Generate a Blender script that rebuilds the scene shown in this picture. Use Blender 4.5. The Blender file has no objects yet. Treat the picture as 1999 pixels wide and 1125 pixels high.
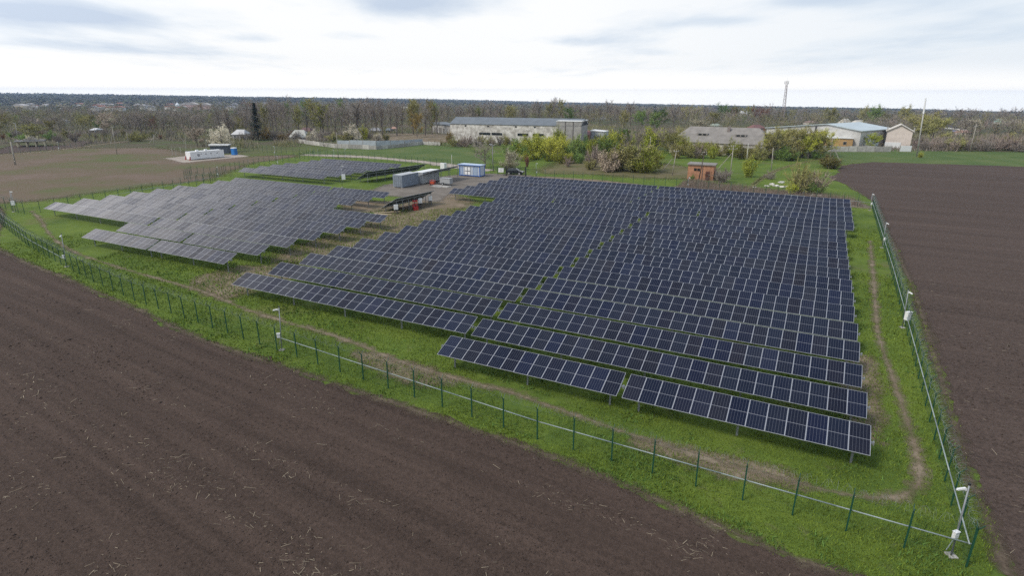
import bpy, math, random
import numpy as np
from math import sin, cos, tan, radians, pi, sqrt, atan2
from mathutils import Vector, Matrix, Euler
random.seed(7); RS = np.random.RandomState(11)
S = bpy.context.scene
C = S.collection

# ------------------------------------------------------------------ camera
FPX, PITCH, ROLL, CAMH = 1145.8, 0.32173, 0.0027, 19.808       # focal length in px of the 1999 px photo
cam = bpy.data.cameras.new('camera'); camo = bpy.data.objects.new('camera', cam); C.objects.link(camo)
cam.sensor_width = 36; cam.lens = FPX / 1999 * 36; cam.clip_start = .1; cam.clip_end = 30000
camo.matrix_world = Matrix.Translation((0, 0, CAMH)) @ Matrix.Rotation(pi/2 - PITCH, 4, 'X') @ Matrix.Rotation(ROLL, 4, 'Z')
S.camera = camo

# ------------------------------------------------------------------ sun, sky, exposure
SUN_EL, SUN_AZ = radians(48), radians(-118)                      # azimuth from +Y towards +X
sd = Vector((sin(SUN_AZ)*cos(SUN_EL), cos(SUN_AZ)*cos(SUN_EL), sin(SUN_EL)))
sun = bpy.data.lights.new('sun', 'SUN'); sun.energy = 2.7; sun.angle = radians(16); sun.color = (1, .93, .82)
suno = bpy.data.objects.new('sun', sun); C.objects.link(suno); suno.rotation_euler = sd.to_track_quat('Z', 'Y').to_euler()
suno.location = (0, 0, 200)
W_ = bpy.data.worlds.new('World'); S.world = W_; W_.use_nodes = True

class NT:
    def __init__(s, tree): s.t = tree; s.n = tree.nodes; s.l = tree.links
    def new(s, typ, **kw):
        nd = s.n.new(typ)
        for k, v in kw.items(): setattr(nd, k, v)
        return nd
    def put(s, sock, v):
        if isinstance(v, bpy.types.NodeSocket): s.l.new(v, sock)
        elif v is not None:
            if sock.type == 'RGBA' and hasattr(v, '__len__') and len(v) == 3: v = (*v, 1)
            sock.default_value = v
    def math(s, op, a, b=None, c=None, clamp=False):
        nd = s.new('ShaderNodeMath', operation=op, use_clamp=clamp); s.put(nd.inputs[0], a)
        if b is not None: s.put(nd.inputs[1], b)
        if c is not None: s.put(nd.inputs[2], c)
        return nd.outputs[0]
    def vmath(s, op, a, b=None):
        nd = s.new('ShaderNodeVectorMath', operation=op); s.put(nd.inputs[0], a)
        if b is not None: s.put(nd.inputs[1], b)
        return nd.outputs['Value'] if op in ('LENGTH', 'DOT_PRODUCT', 'DISTANCE') else nd.outputs[0]
    def noise(s, vec, scale, detail=3, rough=.55, dist=0, dims='3D'):
        nd = s.new('ShaderNodeTexNoise', noise_dimensions=dims); s.put(nd.inputs['Vector'], vec); s.put(nd.inputs['Scale'], scale)
        s.put(nd.inputs['Detail'], detail); s.put(nd.inputs['Roughness'], rough); s.put(nd.inputs['Distortion'], dist)
        return nd.outputs[0]
    def mix(s, f, a, b, blend='MIX'):
        nd = s.new('ShaderNodeMix', data_type='RGBA', blend_type=blend); s.put(nd.inputs[0], f); s.put(nd.inputs[6], a); s.put(nd.inputs[7], b)
        return nd.outputs[2]
    def ramp(s, f, stops, interp='LINEAR'):
        nd = s.new('ShaderNodeValToRGB'); e = nd.color_ramp.elements; nd.color_ramp.interpolation = interp
        while len(e) < len(stops): e.new(.5)
        for k, (p, c) in enumerate(stops):
            e[k].position = p; e[k].color = (*c, 1) if hasattr(c, '__len__') else (c, c, c, 1)
        s.put(nd.inputs[0], f); return nd.outputs[0]
    def rng(s, v, a, b, c=0., d=1., smooth=False):
        nd = s.new('ShaderNodeMapRange'); nd.interpolation_type = 'SMOOTHSTEP' if smooth else 'LINEAR'
        for i, q in enumerate((v, a, b, c, d)): s.put(nd.inputs[i], q)
        return nd.outputs[0]
    def mapping(s, vec, scale=(1, 1, 1), rot=(0, 0, 0), loc=(0, 0, 0)):
        nd = s.new('ShaderNodeMapping'); s.put(nd.inputs[0], vec); nd.inputs[1].default_value = loc; nd.inputs[2].default_value = rot; nd.inputs[3].default_value = scale
        return nd.outputs[0]

def build_sky():
    t = NT(W_.node_tree); bg = t.n['Background']
    sky = t.new('ShaderNodeTexSky', sky_type='NISHITA'); sky.sun_disc = False
    sky.sun_elevation = SUN_EL; sky.sun_rotation = SUN_AZ; sky.altitude = 100; sky.air_density = 1; sky.dust_density = 1.5
    tc = t.new('ShaderNodeTexCoord'); d = tc.outputs['Generated']
    sep = t.new('ShaderNodeSeparateXYZ'); t.put(sep.inputs[0], d)
    z = t.math('MAXIMUM', sep.outputs[2], 0.0)
    zz = t.math('ADD', z, .07)
    cx = t.new('ShaderNodeCombineXYZ'); t.put(cx.inputs[0], t.math('DIVIDE', sep.outputs[0], zz)); t.put(cx.inputs[1], t.math('DIVIDE', sep.outputs[1], zz))
    P = cx.outputs[0]
    # cloud deck: thick soft bases of blue grey, thin bright veil between them
    n1 = t.noise(t.mapping(P, (.42, .27, 1), loc=(3.1, 1.7, 0)), 1.0, 5, .55, .35)
    n2 = t.noise(t.mapping(P, (1.5, .9, 1), loc=(7.3, 2.2, 0)), 1.0, 5, .6, .2)
    n3 = t.noise(t.mapping(P, (.16, .13, 1), loc=(1.3, 5.0, 0)), 1.0, 3, .5)
    m = t.math('ADD', t.math('MULTIPLY', n1, .58), t.math('MULTIPLY', n2, .38)); m = t.math('ADD', m, t.math('MULTIPLY', n3, .16))
    # real banks of darker cloud where the photo has them (direction based)
    def bank(az, el, waz, wel, amt):
        v = Vector((sin(radians(az))*cos(radians(el)), cos(radians(az))*cos(radians(el)), sin(radians(el))))
        azn = t.math('ARCTAN2', sep.outputs[0], sep.outputs[1])
        a = t.math('DIVIDE', t.math('SUBTRACT', azn, radians(az)), radians(waz))
        e = t.math('DIVIDE', t.math('SUBTRACT', t.math('ARCSINE', sep.outputs[2]), radians(el)), radians(wel))
        r2 = t.math('ADD', t.math('MULTIPLY', a, a), t.math('MULTIPLY', e, e))
        return t.math('MULTIPLY', t.math('POWER', 2.718, t.math('MULTIPLY', r2, -1.0)), amt)
    for b in BANKS: m = t.math('ADD', m, bank(*b))
    col = t.ramp(m, SKYRAMP)
    # slightly cooler towards the right-hand side of the sky
    az = t.rng(t.math('ARCTAN2', sep.outputs[0], sep.outputs[1]), radians(5), radians(48))
    col = t.mix(t.math('MULTIPLY', az, .75), col, t.mix(.72, col, (6.2, 7.35, 8.6)))
    hor = t.rng(sep.outputs[2], .0, .045, 1., 0., True)
    col = t.mix(t.math('MULTIPLY', hor, .75), col, (13.8, 13.2, 12.5))
    col = t.mix(t.math('MULTIPLY', t.rng(sep.outputs[2], .12, .4, 1., 0.), .9), col, t.mix(1., col, (1.02, 1.02, 1.02), 'MULTIPLY'))
    low = t.rng(sep.outputs[2], -.004, .012, 1., 0., True); col = t.mix(1., col, t.mix(low, (1, 1, 1), (1.17, 1.17, 1.13)), 'MULTIPLY')
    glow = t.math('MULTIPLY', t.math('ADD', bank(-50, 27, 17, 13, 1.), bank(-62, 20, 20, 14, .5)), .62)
    col = t.mix(1., col, t.mix(glow, (1, 1, 1), (2.6, 2.5, 2.45)), 'MULTIPLY')                        # added bright sky patch, out of view, to lift the left panels' reflections
    zen = t.rng(sep.outputs[2], .46, .82, 0., .8, True); col = t.mix(zen, col, (3.0, 4.4, 6.8))     # the deck opens to blue overhead
    full = t.mix(.93, sky.outputs[0], col)
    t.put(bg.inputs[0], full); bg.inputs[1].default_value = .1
BANKS = [(-36, 5.3, 6.5, .8, .33), (-30, 3.2, 8, .5, .13), (-8.5, 7.3, 5.5, 1.2, .36), (27, 7, 5, .7, .32), (7, 4.4, 5, .55, .20), (12, 3.4, 4, .35, .14), (-22, 4.3, 2.2, .4, .17), (-14, 4.6, 4, .45, .17), (30, 3.6, 10, 1.3, .08), (18, 5.8, 4, .45, .18), (38, 4.5, 5, .8, .12), (-2, 5.6, 3, .6, -.12), (2, 3.2, 6, .6, -.1)]
SKYRAMP = [(.0, (10.6, 10.6, 10.6)), (.56, (10.3, 10.35, 10.4)), (.64, (9.3, 9.65, 10.05)), (.74, (7.6, 8.3, 9.2)), (.88, (6.0, 6.9, 8.3))]
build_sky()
S.view_settings.view_transform = 'Standard'; S.view_settings.look = 'None'; S.view_settings.exposure = 0; S.view_settings.gamma = 1
S.render.engine = 'CYCLES'
S.cycles.max_bounces = 5; S.cycles.diffuse_bounces = 2; S.cycles.glossy_bounces = 2; S.cycles.transparent_max_bounces = 6; S.cycles.volume_bounces = 0
S.cycles.use_denoising = False; S.cycles.use_adaptive_sampling = False

# ------------------------------------------------------------------ helpers: picture point -> point on the ground
def ray(px, py):
    u, v = px - 1000, py - 562.5
    c, s = cos(ROLL), sin(ROLL); u, v = c*u + s*v, -s*u + c*v
    return Vector((u/FPX, cos(PITCH) - v/FPX*sin(PITCH), -v/FPX*cos(PITCH) - sin(PITCH)))
HZ = [(-1.2, 17), (-.87, 11), (-.7, 3), (-.45, -13), (-.13, -30), (.09, -52), (.44, -70), (.87, -84), (1.3, -90)]   # ridge height against tan(azimuth)
def lerp_tab(tab, x):
    if x <= tab[0][0]: return tab[0][1]
    for (a, b), (c, d) in zip(tab, tab[1:]):
        if x <= c: return b + (d-b)*(x-a)/(c-a)
    return tab[-1][1]
def terrain(x, y):
    r = sqrt(x*x + y*y)
    if r < 290: return 0.
    k = x/max(y, 1) if y > 0 else (-1.2 if x < 0 else 1.3)
    k = max(-1.2, min(1.3, k))
    zr = lerp_tab(HZ, k); zm = -12 - 10*max(0, min(1, (k + .5)/.9))
    z = lerp_tab([(290, 0), (1500, zm), (4500, zr), (5200, zr - 60)], r)
    if r > 900: z += 3.5*sin(x*.0021 + 1)*sin(y*.0017) * min(1, (r-900)/800) * (1 if r < 4000 else .3)
    return z
def G(px, py, z=None):
    d = ray(px, py)
    if z is not None: return Vector((0, 0, CAMH)) + d*((z - CAMH)/d.z)
    zz = 0.
    for _ in range(30):
        if d.z > -1e-4: t = 4000
        else: t = (zz - CAMH)/d.z
        t = min(t, 6000); p = Vector((0, 0, CAMH)) + d*t; zn = terrain(p.x, p.y)
        if abs(zn - zz) < .01: break
        zz = zz*.5 + zn*.5
    p.z = terrain(p.x, p.y); return p
def up(base, px, py):                                             # point above `base` seen at px, py (same distance from the lens)
    fw = Vector((0, cos(PITCH), -sin(PITCH))); o = Vector((0, 0, CAMH)); d = ray(px, py)
    k = Vector((base.x, base.y, 0)).normalized()
    return o + d*((base - o).dot(k)/d.dot(k))

# ------------------------------------------------------------------ helpers: objects
def tag(o, label=None, cat=None, group=None, kind=None):
    if label: o['label'] = label
    if cat: o['category'] = cat
    if group: o['group'] = group
    if kind: o['kind'] = kind
    return o
def thing(name, label, cat, loc=(0, 0, 0), rz=0, group=None):
    o = bpy.data.objects.new(name, None); C.objects.link(o); o.location = loc; o.rotation_euler = (0, 0, rz); o.empty_display_size = .2
    return tag(o, label, cat, group)
def inst(name, me, parent=None, loc=(0, 0, 0), rot=(0, 0, 0), scale=(1, 1, 1)):
    o = bpy.data.objects.new(name, me); C.objects.link(o); o.location = loc; o.rotation_euler = rot; o.scale = scale
    if parent: o.parent = parent
    return o
class MB:
    def __init__(s): s.v = []; s.f = []; s.m = []; s.cur = 0
    def add(s, vs, fs):
        b = len(s.v); s.v += [tuple(p) for p in vs]; s.f += [tuple(b+i for i in f) for f in fs]; s.m += [s.cur]*len(fs)
    def box(s, x0, y0, z0, x1, y1, z1, M=None):
        vs = [Vector(p) for p in ((x0,y0,z0),(x1,y0,z0),(x1,y1,z0),(x0,y1,z0),(x0,y0,z1),(x1,y0,z1),(x1,y1,z1),(x0,y1,z1))]
        if M is not None: vs = [M @ p for p in vs]
        s.add(vs, [(0,3,2,1),(4,5,6,7),(0,1,5,4),(1,2,6,5),(2,3,7,6),(3,0,4,7)]); return s
    def tube(s, p0, p1, r0, r1=None, n=6, caps=True):
        r1 = r0 if r1 is None else r1; p0 = Vector(p0); p1 = Vector(p1); d = (p1-p0)
        if d.length < 1e-6: return s
        d.normalize(); a = d.orthogonal().normalized(); b = d.cross(a); vs = []
        for p, r in ((p0, r0), (p1, r1)):
            for k in range(n): vs.append(p + (a*cos(2*pi*k/n) + b*sin(2*pi*k/n))*r)
        fs = [(k, (k+1) % n, n+(k+1) % n, n+k) for k in range(n)]
        if caps: fs += [tuple(range(n-1, -1, -1)), tuple(range(n, 2*n))]
        s.add(vs, fs); return s
    def prism(s, prof, y0, y1, M=None):                            # profile in x,z extruded along y
        n = len(prof); vs = [Vector((x, y0, z)) for x, z in prof] + [Vector((x, y1, z)) for x, z in prof]
        if M is not None: vs = [M @ p for p in vs]
        s.add(vs, [tuple(range(n)), tuple(range(2*n-1, n-1, -1))] + [(k+n, (k+1) % n + n, (k+1) % n, k) for k in range(n)]); return s
    def mesh(s, name, mats, smooth=False):
        me = bpy.data.meshes.new(name); me.from_pydata(s.v, [], s.f)
        for m in (mats if isinstance(mats, (list, tuple)) else [mats]): me.materials.append(m)
        if any(s.m): me.polygons.foreach_set('material_index', s.m)
        if smooth: me.polygons.foreach_set('use_smooth', [True]*len(s.f))
        me.update(); return me
    def build(s, name, mats, parent=None, loc=(0, 0, 0), rot=(0, 0, 0), smooth=False):
        return inst(name, s.mesh(name, mats, smooth), parent, loc, rot)
def np_mesh(name, V, F, mat, smooth=False):
    V = np.asarray(V, np.float32); F = np.asarray(F, np.int32); k = F.shape[1]
    me = bpy.data.meshes.new(name); me.vertices.add(len(V)); me.vertices.foreach_set('co', V.ravel())
    me.loops.add(F.size); me.loops.foreach_set('vertex_index', F.ravel())
    me.polygons.add(len(F)); me.polygons.foreach_set('loop_start', np.arange(0, F.size, k, dtype=np.int32)); me.polygons.foreach_set('loop_total', np.full(len(F), k, np.int32))
    if smooth: me.polygons.foreach_set('use_smooth', np.ones(len(F), bool))
    me.materials.append(mat); me.update(calc_edges=True); return me
def vnoise(x, y, sc, seed=0):
    x = np.asarray(x)/sc; y = np.asarray(y)/sc; xi = np.floor(x).astype(int); yi = np.floor(y).astype(int); fx = x-xi; fy = y-yi
    def h(a, b):
        n = (a*374761393 + b*668265263 + seed*974711) & 0x7fffffff; n = ((n ^ (n >> 13))*1274126177) & 0x7fffffff
        return ((n ^ (n >> 16)) & 0xffff)/65535.
    fx = fx*fx*(3-2*fx); fy = fy*fy*(3-2*fy)
    return (h(xi, yi)*(1-fx) + h(xi+1, yi)*fx)*(1-fy) + (h(xi, yi+1)*(1-fx) + h(xi+1, yi+1)*fx)*fy
def in_poly(x, y, poly):
    x = np.asarray(x); y = np.asarray(y); r = np.zeros(x.shape, bool); n = len(poly)
    for i in range(n):
        x0, y0 = poly[i][:2]; x1, y1 = poly[(i+1) % n][:2]
        c = ((y0 > y) != (y1 > y)) & (x < (x1-x0)*(y-y0)/((y1-y0) or 1e-9) + x0); r ^= c
    return r
def seg_dist(x, y, line):
    best = np.full(np.shape(x), 1e9)
    for (a, b) in zip(line, line[1:]):
        ax, ay = a[0], a[1]; dx, dy = b[0]-ax, b[1]-ay; L2 = dx*dx+dy*dy or 1e-9
        t = np.clip(((x-ax)*dx + (y-ay)*dy)/L2, 0, 1); best = np.minimum(best, np.hypot(x-ax-t*dx, y-ay-t*dy))
    return best

# ------------------------------------------------------------------ materials
def material(name):
    m = bpy.data.materials.new(name); m.use_nodes = True; t = NT(m.node_tree); return m, t, t.n['Principled BSDF']
def lin(r, g, b):
    f = lambda c: ((c/255+.055)/1.055)**2.4 if c > 10 else c/255/12.92
    return (f(r), f(g), f(b))
def M(name, col, rough=.6, metal=0, var=.15, scale=3., bump=0., bs=20., rand=0., spec=.5, col2=None, world=False):
    m, t, b = material(name)
    if world: v = t.new('ShaderNodeNewGeometry').outputs['Position']
    else: v = t.new('ShaderNodeTexCoord').outputs['Object']
    n = t.noise(v, scale, 4, .6)
    lo = tuple(c*(1-var) for c in col); hi = col2 or tuple(min(1, c*(1+var)) for c in col)
    c = t.ramp(n, [(.3, lo), (.7, hi)])
    if rand:
        oi = t.new('ShaderNodeObjectInfo').outputs['Random']
        hs = t.new('ShaderNodeHueSaturation'); t.put(hs.inputs['Hue'], t.rng(oi, 0, 1, .5-.03*rand, .5+.03*rand)); t.put(hs.inputs['Value'], t.rng(t.math('FRACT', t.math('MULTIPLY', oi, 7.31)), 0, 1, 1-.35*rand, 1+.35*rand))
        t.put(hs.inputs['Color'], c); c = hs.outputs[0]
    t.put(b.inputs['Base Color'], c); b.inputs['Roughness'].default_value = rough; b.inputs['Metallic'].default_value = metal; b.inputs['Specular IOR Level'].default_value = spec
    if bump:
        bn = t.new('ShaderNodeBump'); bn.inputs['Strength'].default_value = bump; bn.inputs['Distance'].default_value = .05
        t.put(bn.inputs['Height'], t.noise(v, bs, 5, .6)); t.put(b.inputs['Normal'], bn.outputs[0])
    return m
STEEL = M('galvanised steel', (.24, .26, .28), .55, .45, .12, 6)
ALU = M('aluminium frame', (.47, .48, .51), .42, .4, .06, 4)
GREEN_PAINT = M('dark green fence paint', (.010, .058, .036), .45, 0, .2, 5)
WIRE = M('razor wire steel', (.27, .31, .30), .45, .5, .1, 3)
PIPE = M('grey conduit', (.27, .32, .32), .45, .2, .08, 3)
WHITE = M('white paint', (.70, .71, .72), .45, 0, .05, 3)
BLACK = M('black plastic', (.015, .015, .017), .5, 0, .2, 5)
CONC = M('weathered concrete', (.33, .32, .30), .85, 0, .3, 1.2, .2, 15)
GREYPAINT = M('blue grey container paint', (.185, .22, .27), .5, 0, .18, 1.2)
LIGHTGREY = M('pale grey container paint', (.36, .38, .40), .5, 0, .12, 1.2)
ROOFWHITE = M('pale roof sheet', (.66, .67, .67), .5, 0, .12, 1.5)
BLUE = M('blue paint', (.03, .12, .42), .4, 0, .12, 2)
CABIN = M('pale cabin panel', (.42, .47, .55), .5, 0, .07, 2)
RED = M('red paint', (.36, .02, .016), .45, 0, .15, 3)
GLASS = M('dark window glass', (.02, .025, .03), .08, 0, .2, 2)
TIMBER = M('weathered timber pole', (.30, .28, .24), .8, 0, .25, 2.5)
DARKPOLE = M('dark tarred pole', (.07, .05, .045), .8, 0, .25, 2.5)
RUST = M('rusty steel', (.10, .035, .025), .8, 0, .4, 1.5)

def panel_glass():
    m, t, b = material('photovoltaic cells')
    sp = t.new('ShaderNodeSeparateXYZ'); t.put(sp.inputs[0], t.new('ShaderNodeTexCoord').outputs['Object']); x, y = sp.outputs[0], sp.outputs[1]
    def lines(v, per, w, off=0.):
        f = t.math('FRACT', t.math('ADD', t.math('DIVIDE', v, per), off)); d = t.math('ABSOLUTE', t.math('SUBTRACT', f, .5))
        return t.math('GREATER_THAN', d, .5 - w/per/2)
    cx = lines(x, .166, .011); cy = lines(y, .0855, .0035, .5); mid = t.math('LESS_THAN', t.math('ABSOLUTE', y), .013)
    bus = lines(x, .0184, .0022)
    oi = t.new('ShaderNodeObjectInfo').outputs['Random']; r2 = t.math('FRACT', t.math('MULTIPLY', oi, 13.7))
    cell = t.ramp(oi, [(0, (.0033, .0058, .020)), (.35, (.004, .0064, .018)), (.6, (.006, .0064, .015)), (.8, (.0036, .0070, .027)), (1, (.0078, .0068, .0135))])
    cell = t.mix(t.math('MULTIPLY', bus, .018), cell, (.20, .21, .24))
    cell = t.mix(t.math('MULTIPLY', cy, .07), cell, (.3, .31, .34))
    cell = t.mix(t.math('MULTIPLY', cx, .24), cell, (.42, .44, .50))
    cell = t.mix(t.math('MULTIPLY', mid, .45), cell, (.45, .47, .52))
    dirt = t.noise(t.new('ShaderNodeNewGeometry').outputs['Position'], .35, 3)
    cell = t.mix(t.rng(dirt, .45, .8, 0, .02), cell, (.3, .27, .22))
    t.put(b.inputs['Base Color'], cell); t.put(b.inputs['Roughness'], t.rng(r2, 0, 1, .08, .3)); b.inputs['IOR'].default_value = 1.45
    t.put(b.inputs['Specular IOR Level'], t.rng(t.math('FRACT', t.math('MULTIPLY', oi, 29.3)), 0, 1, .20, .42))
    return m
PV = panel_glass()
BACKSHEET = M('panel backsheet', (.11, .13, .12), .5, 0, .1, 2)

def ground_mat():
    m, t, b = material('meadow'); pos = t.new('ShaderNodeNewGeometry').outputs['Position']
    n0 = t.noise(pos, .018, 3); n1 = t.noise(pos, .12, 4, .6); n2 = t.noise(pos, .9, 4, .65); n3 = t.noise(pos, 7, 3, .6)
    k = t.math('ADD', t.math('MULTIPLY', n1, .5), t.math('ADD', t.math('MULTIPLY', n2, .3), t.math('MULTIPLY', n3, .2)))
    c = t.ramp(k, [(.32, (.042, .074, .015)), (.45, (.080, .124, .023)), (.56, (.112, .160, .027)), (.68, (.15, .186, .036)), (.8, (.175, .145, .065))])
    dry = t.rng(t.noise(pos, .07, 5, .7), .56, .7, 0, .65); c = t.mix(dry, c, (.14, .122, .062)); c = t.mix(t.rng(t.noise(pos, .55, 5, .75), .58, .74, 0, .55), c, (.15, .125, .075))
    # distance: fields, woods and gardens of the wider country
    r = t.vmath('LENGTH', pos); far = t.rng(r, 450, 800)
    vo = t.new('ShaderNodeTexVoronoi'); t.put(vo.inputs['Vector'], t.mapping(pos, (.0022, .0042, 0), (0, 0, .35))); vo.inputs['Scale'].default_value = 1
    cs = t.new('ShaderNodeSeparateColor'); t.put(cs.inputs[0], vo.outputs['Color'])
    fc = t.ramp(cs.outputs[0], [(0, (.020, .026, .018)), (.55, (.030, .036, .022)), (.66, (.062, .058, .045)), (.80, (.05, .075, .03)), (.93, (.19, .17, .125))], 'CONSTANT')
    fc = t.mix(t.rng(t.noise(pos, .02, 4, .7), .42, .58), fc, (.036, .040, .03))
    mid_ = t.ramp(t.noise(pos, .05, 5, .65), [(.35, (.10, .083, .06)), (.5, (.082, .078, .045)), (.62, (.075, .10, .035)), (.75, (.12, .095, .07))])
    g = t.mix(t.rng(t.math('ADD', r, t.rng(n0, 0, 1, -40, 40)), 205, 262), c, mid_)
    g = t.mix(far, g, fc)
    t.put(b.inputs['Base Color'], g); b.inputs['Roughness'].default_value = .95; b.inputs['Specular IOR Level'].default_value = .1
    bn = t.new('ShaderNodeBump'); bn.inputs['Strength'].default_value = .5; bn.inputs['Distance'].default_value = .12
    t.put(bn.inputs['Height'], t.math('ADD', n3, t.math('MULTIPLY', n2, 1.5))); t.put(b.inputs['Normal'], bn.outputs[0])
    return m
MEADOW = ground_mat()
def soil_mat(name, col, ang, streak=.25, dryness=.3):
    m, t, b = material(name); pos = t.new('ShaderNodeNewGeometry').outputs['Position']
    al = t.mapping(pos, (1, 1, 1), (0, 0, -ang))
    st = t.noise(t.mapping(al, (.03, 1.1, 1)), 1, 4, .6); st2 = t.noise(t.mapping(al, (.012, .22, 1)), 1, 3, .6)
    n1 = t.noise(pos, .25, 4, .6); n2 = t.noise(pos, 3.2, 5, .7); n3 = t.noise(pos, 11, 4, .7)
    k = t.math('ADD', t.math('MULTIPLY', n2, .35), t.math('ADD', t.math('MULTIPLY', n3, .4), t.math('MULTIPLY', st, streak)))
    c = t.ramp(k, [(.34, tuple(x*.34 for x in col)), (.5, col), (.66, tuple(x*1.75 for x in col))])
    c = t.mix(t.rng(st2, .35, .7, 0, dryness), c, tuple(x*1.5 for x in col)); c = t.mix(t.rng(n1, .5, .75, 0, .3), c, tuple(x*.72 for x in col))
    t.put(b.inputs['Base Color'], c); b.inputs['Roughness'].default_value = .95; b.inputs['Specular IOR Level'].default_value = .12
    bn = t.new('ShaderNodeBump'); bn.inputs['Strength'].default_value = .9; bn.inputs['Distance'].default_value = .10
    h = t.math('ADD', t.math('MULTIPLY', n3, .6), t.math('ADD', t.math('MULTIPLY', n2, 1.1), t.math('MULTIPLY', st, .6)))
    t.put(bn.inputs['Height'], h); t.put(b.inputs['Normal'], bn.outputs[0])
    return m
def patch_mat(name, c1, c2, c3, sc=.15, fade=False, thr=.5):
    m, t, b = material(name); pos = t.new('ShaderNodeNewGeometry').outputs['Position']
    n = t.math('ADD', t.math('MULTIPLY', t.noise(pos, sc, 4, .65), .6), t.math('MULTIPLY', t.noise(pos, 4, 4, .65), .4))
    c = t.ramp(n, [(.38, c1), (.5, c2), (.62, c3)])
    t.put(b.inputs['Base Color'], c); b.inputs['Roughness'].default_value = .95; b.inputs['Specular IOR Level'].default_value = .1
    bn = t.new('ShaderNodeBump'); bn.inputs['Strength'].default_value = .5; bn.inputs['Distance'].default_value = .06
    t.put(bn.inputs['Height'], t.noise(pos, 6, 4, .7)); t.put(b.inputs['Normal'], bn.outputs[0])
    if fade:                                                     # ragged worn rim: the sheet breaks up towards its edge
        at = t.new('ShaderNodeAttribute', attribute_name='rim').outputs['Fac']
        nn = t.math('ADD', t.math('MULTIPLY', t.noise(pos, 1.1, 4, .7), .75), t.math('MULTIPLY', t.noise(pos, .25, 2), .45))
        a = t.rng(t.math('SUBTRACT', t.math('ADD', at, nn), .75), -.12, .22)
        tr = t.new('ShaderNodeBsdfTransparent'); mx = t.new('ShaderNodeMixShader'); t.put(mx.inputs[0], a); t.l.new(tr.outputs[0], mx.inputs[1]); t.l.new(b.outputs[0], mx.inputs[2])
        t.l.new(mx.outputs[0], t.n['Material Output'].inputs[0])
    return m
FURROW = atan2(-.54, .84)
SOIL = soil_mat('ploughed soil', (.053, .0372, .030), FURROW, .34, .35)
SOIL_R = soil_mat('ploughed soil on the right', (.094, .068, .0565), radians(-27), .12, .25)
PATH_M = patch_mat('trodden earth', (.15, .12, .08), (.19, .15, .105), (.24, .195, .145), .5, True)
WORN_M = patch_mat('worn earth with grass', (.10, .10, .045), (.175, .135, .095), (.26, .21, .155), .35, True)
YARD_M = patch_mat('gravel yard', (.13, .115, .10), (.17, .15, .13), (.21, .185, .16), .3, True)
PLOT_M = patch_mat('rough brown plot', (.085, .115, .034), (.13, .10, .068), (.165, .122, .10), .045, True)
DRY_M = patch_mat('dead grass', (.13, .105, .075), (.185, .15, .12), (.15, .14, .07), .12, True)
DARKFIELD = patch_mat('dark garden soil', (.06, .045, .04), (.075, .055, .05), (.09, .075, .05), .1, True)
LUSH_M = patch_mat('fresh green meadow', (.060, .098, .030), (.082, .122, .036), (.115, .135, .05), .09, True)
SAND_M = patch_mat('pale sand pad', (.27, .235, .20), (.34, .295, .255), (.38, .335, .29), .2, True)
def leaf_mat(name, col, var=.35, rand=.55):
    m, t, b = material(name); oi = t.new('ShaderNodeObjectInfo').outputs['Random']; g = t.new('ShaderNodeNewGeometry')
    c = t.ramp(g.outputs['Random Per Island'], [(0, tuple(x*(1-var) for x in col)), (1, tuple(x*(1+var) for x in col))])
    hs = t.new('ShaderNodeHueSaturation'); t.put(hs.inputs['Hue'], t.rng(oi, 0, 1, .5-.02*rand, .5+.02*rand)); t.put(hs.inputs['Value'], t.rng(t.math('FRACT', t.math('MULTIPLY', oi, 5.3)), 0, 1, 1-.28*rand, 1+.28*rand))
    t.put(hs.inputs['Color'], c); t.put(b.inputs['Base Color'], hs.outputs[0]); b.inputs['Roughness'].default_value = .9; b.inputs['Specular IOR Level'].default_value = .1
    return m
LEAF = {'bare': leaf_mat('grey brown twigs', (.275, .240, .210), .25), 'olive': leaf_mat('olive buds', (.26, .245, .095)), 'lime': leaf_mat('yellow green leaves', (.33, .35, .055)),
        'green': leaf_mat('green leaves', (.16, .235, .062)), 'blossom': leaf_mat('cream blossom', (.50, .46, .36), .3), 'pink': leaf_mat('pinkish blossom', (.37, .31, .24), .35),
        'red': leaf_mat('reddish shoots', (.20, .095, .07)), 'scrub': leaf_mat('grey pink scrub', (.32, .26, .225)), 'spruce': leaf_mat('dark needles', (.02, .034, .022)),
        'wood': leaf_mat('far woodland', (.045, .047, .034), .5, 0), 'tawny': leaf_mat('tawny buds', (.24, .17, .06))}
BARK = M('bark', (.12, .10, .085), .9, 0, .3, 2)
GRASS = leaf_mat('grass blades', (.130, .180, .026), .5, 0)

# ------------------------------------------------------------------ setting: ground and everything lying on it
def make_ground():
    az = np.unique(np.concatenate([np.linspace(-pi, -1.0, 25), np.linspace(-1.0, 1.0, 90), np.linspace(1.0, pi, 25)]))
    rr = np.concatenate([[1.], np.linspace(20, 280, 14), np.geomspace(300, 5200, 60)])
    V = [(0, 0, 0)]; F = []
    for r in rr:
        for a in az[:-1]:
            x, y = r*sin(a), r*cos(a); V.append((x, y, terrain(x, y)))
    n = len(az)-1
    me = bpy.data.meshes.new('ground'); f = [(0, 1+(k+1) % n, 1+k) for k in range(n)]
    for i in range(len(rr)-1):
        for k in range(n):
            a = 1+i*n+k; b = 1+i*n+(k+1) % n; f.append((a, b, b+n, a+n))
    me.from_pydata(V, [], f); me.materials.append(MEADOW); me.polygons.foreach_set('use_smooth', [True]*len(f)); me.update()
    tag(inst('ground', me), kind='structure')
make_ground()
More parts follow.
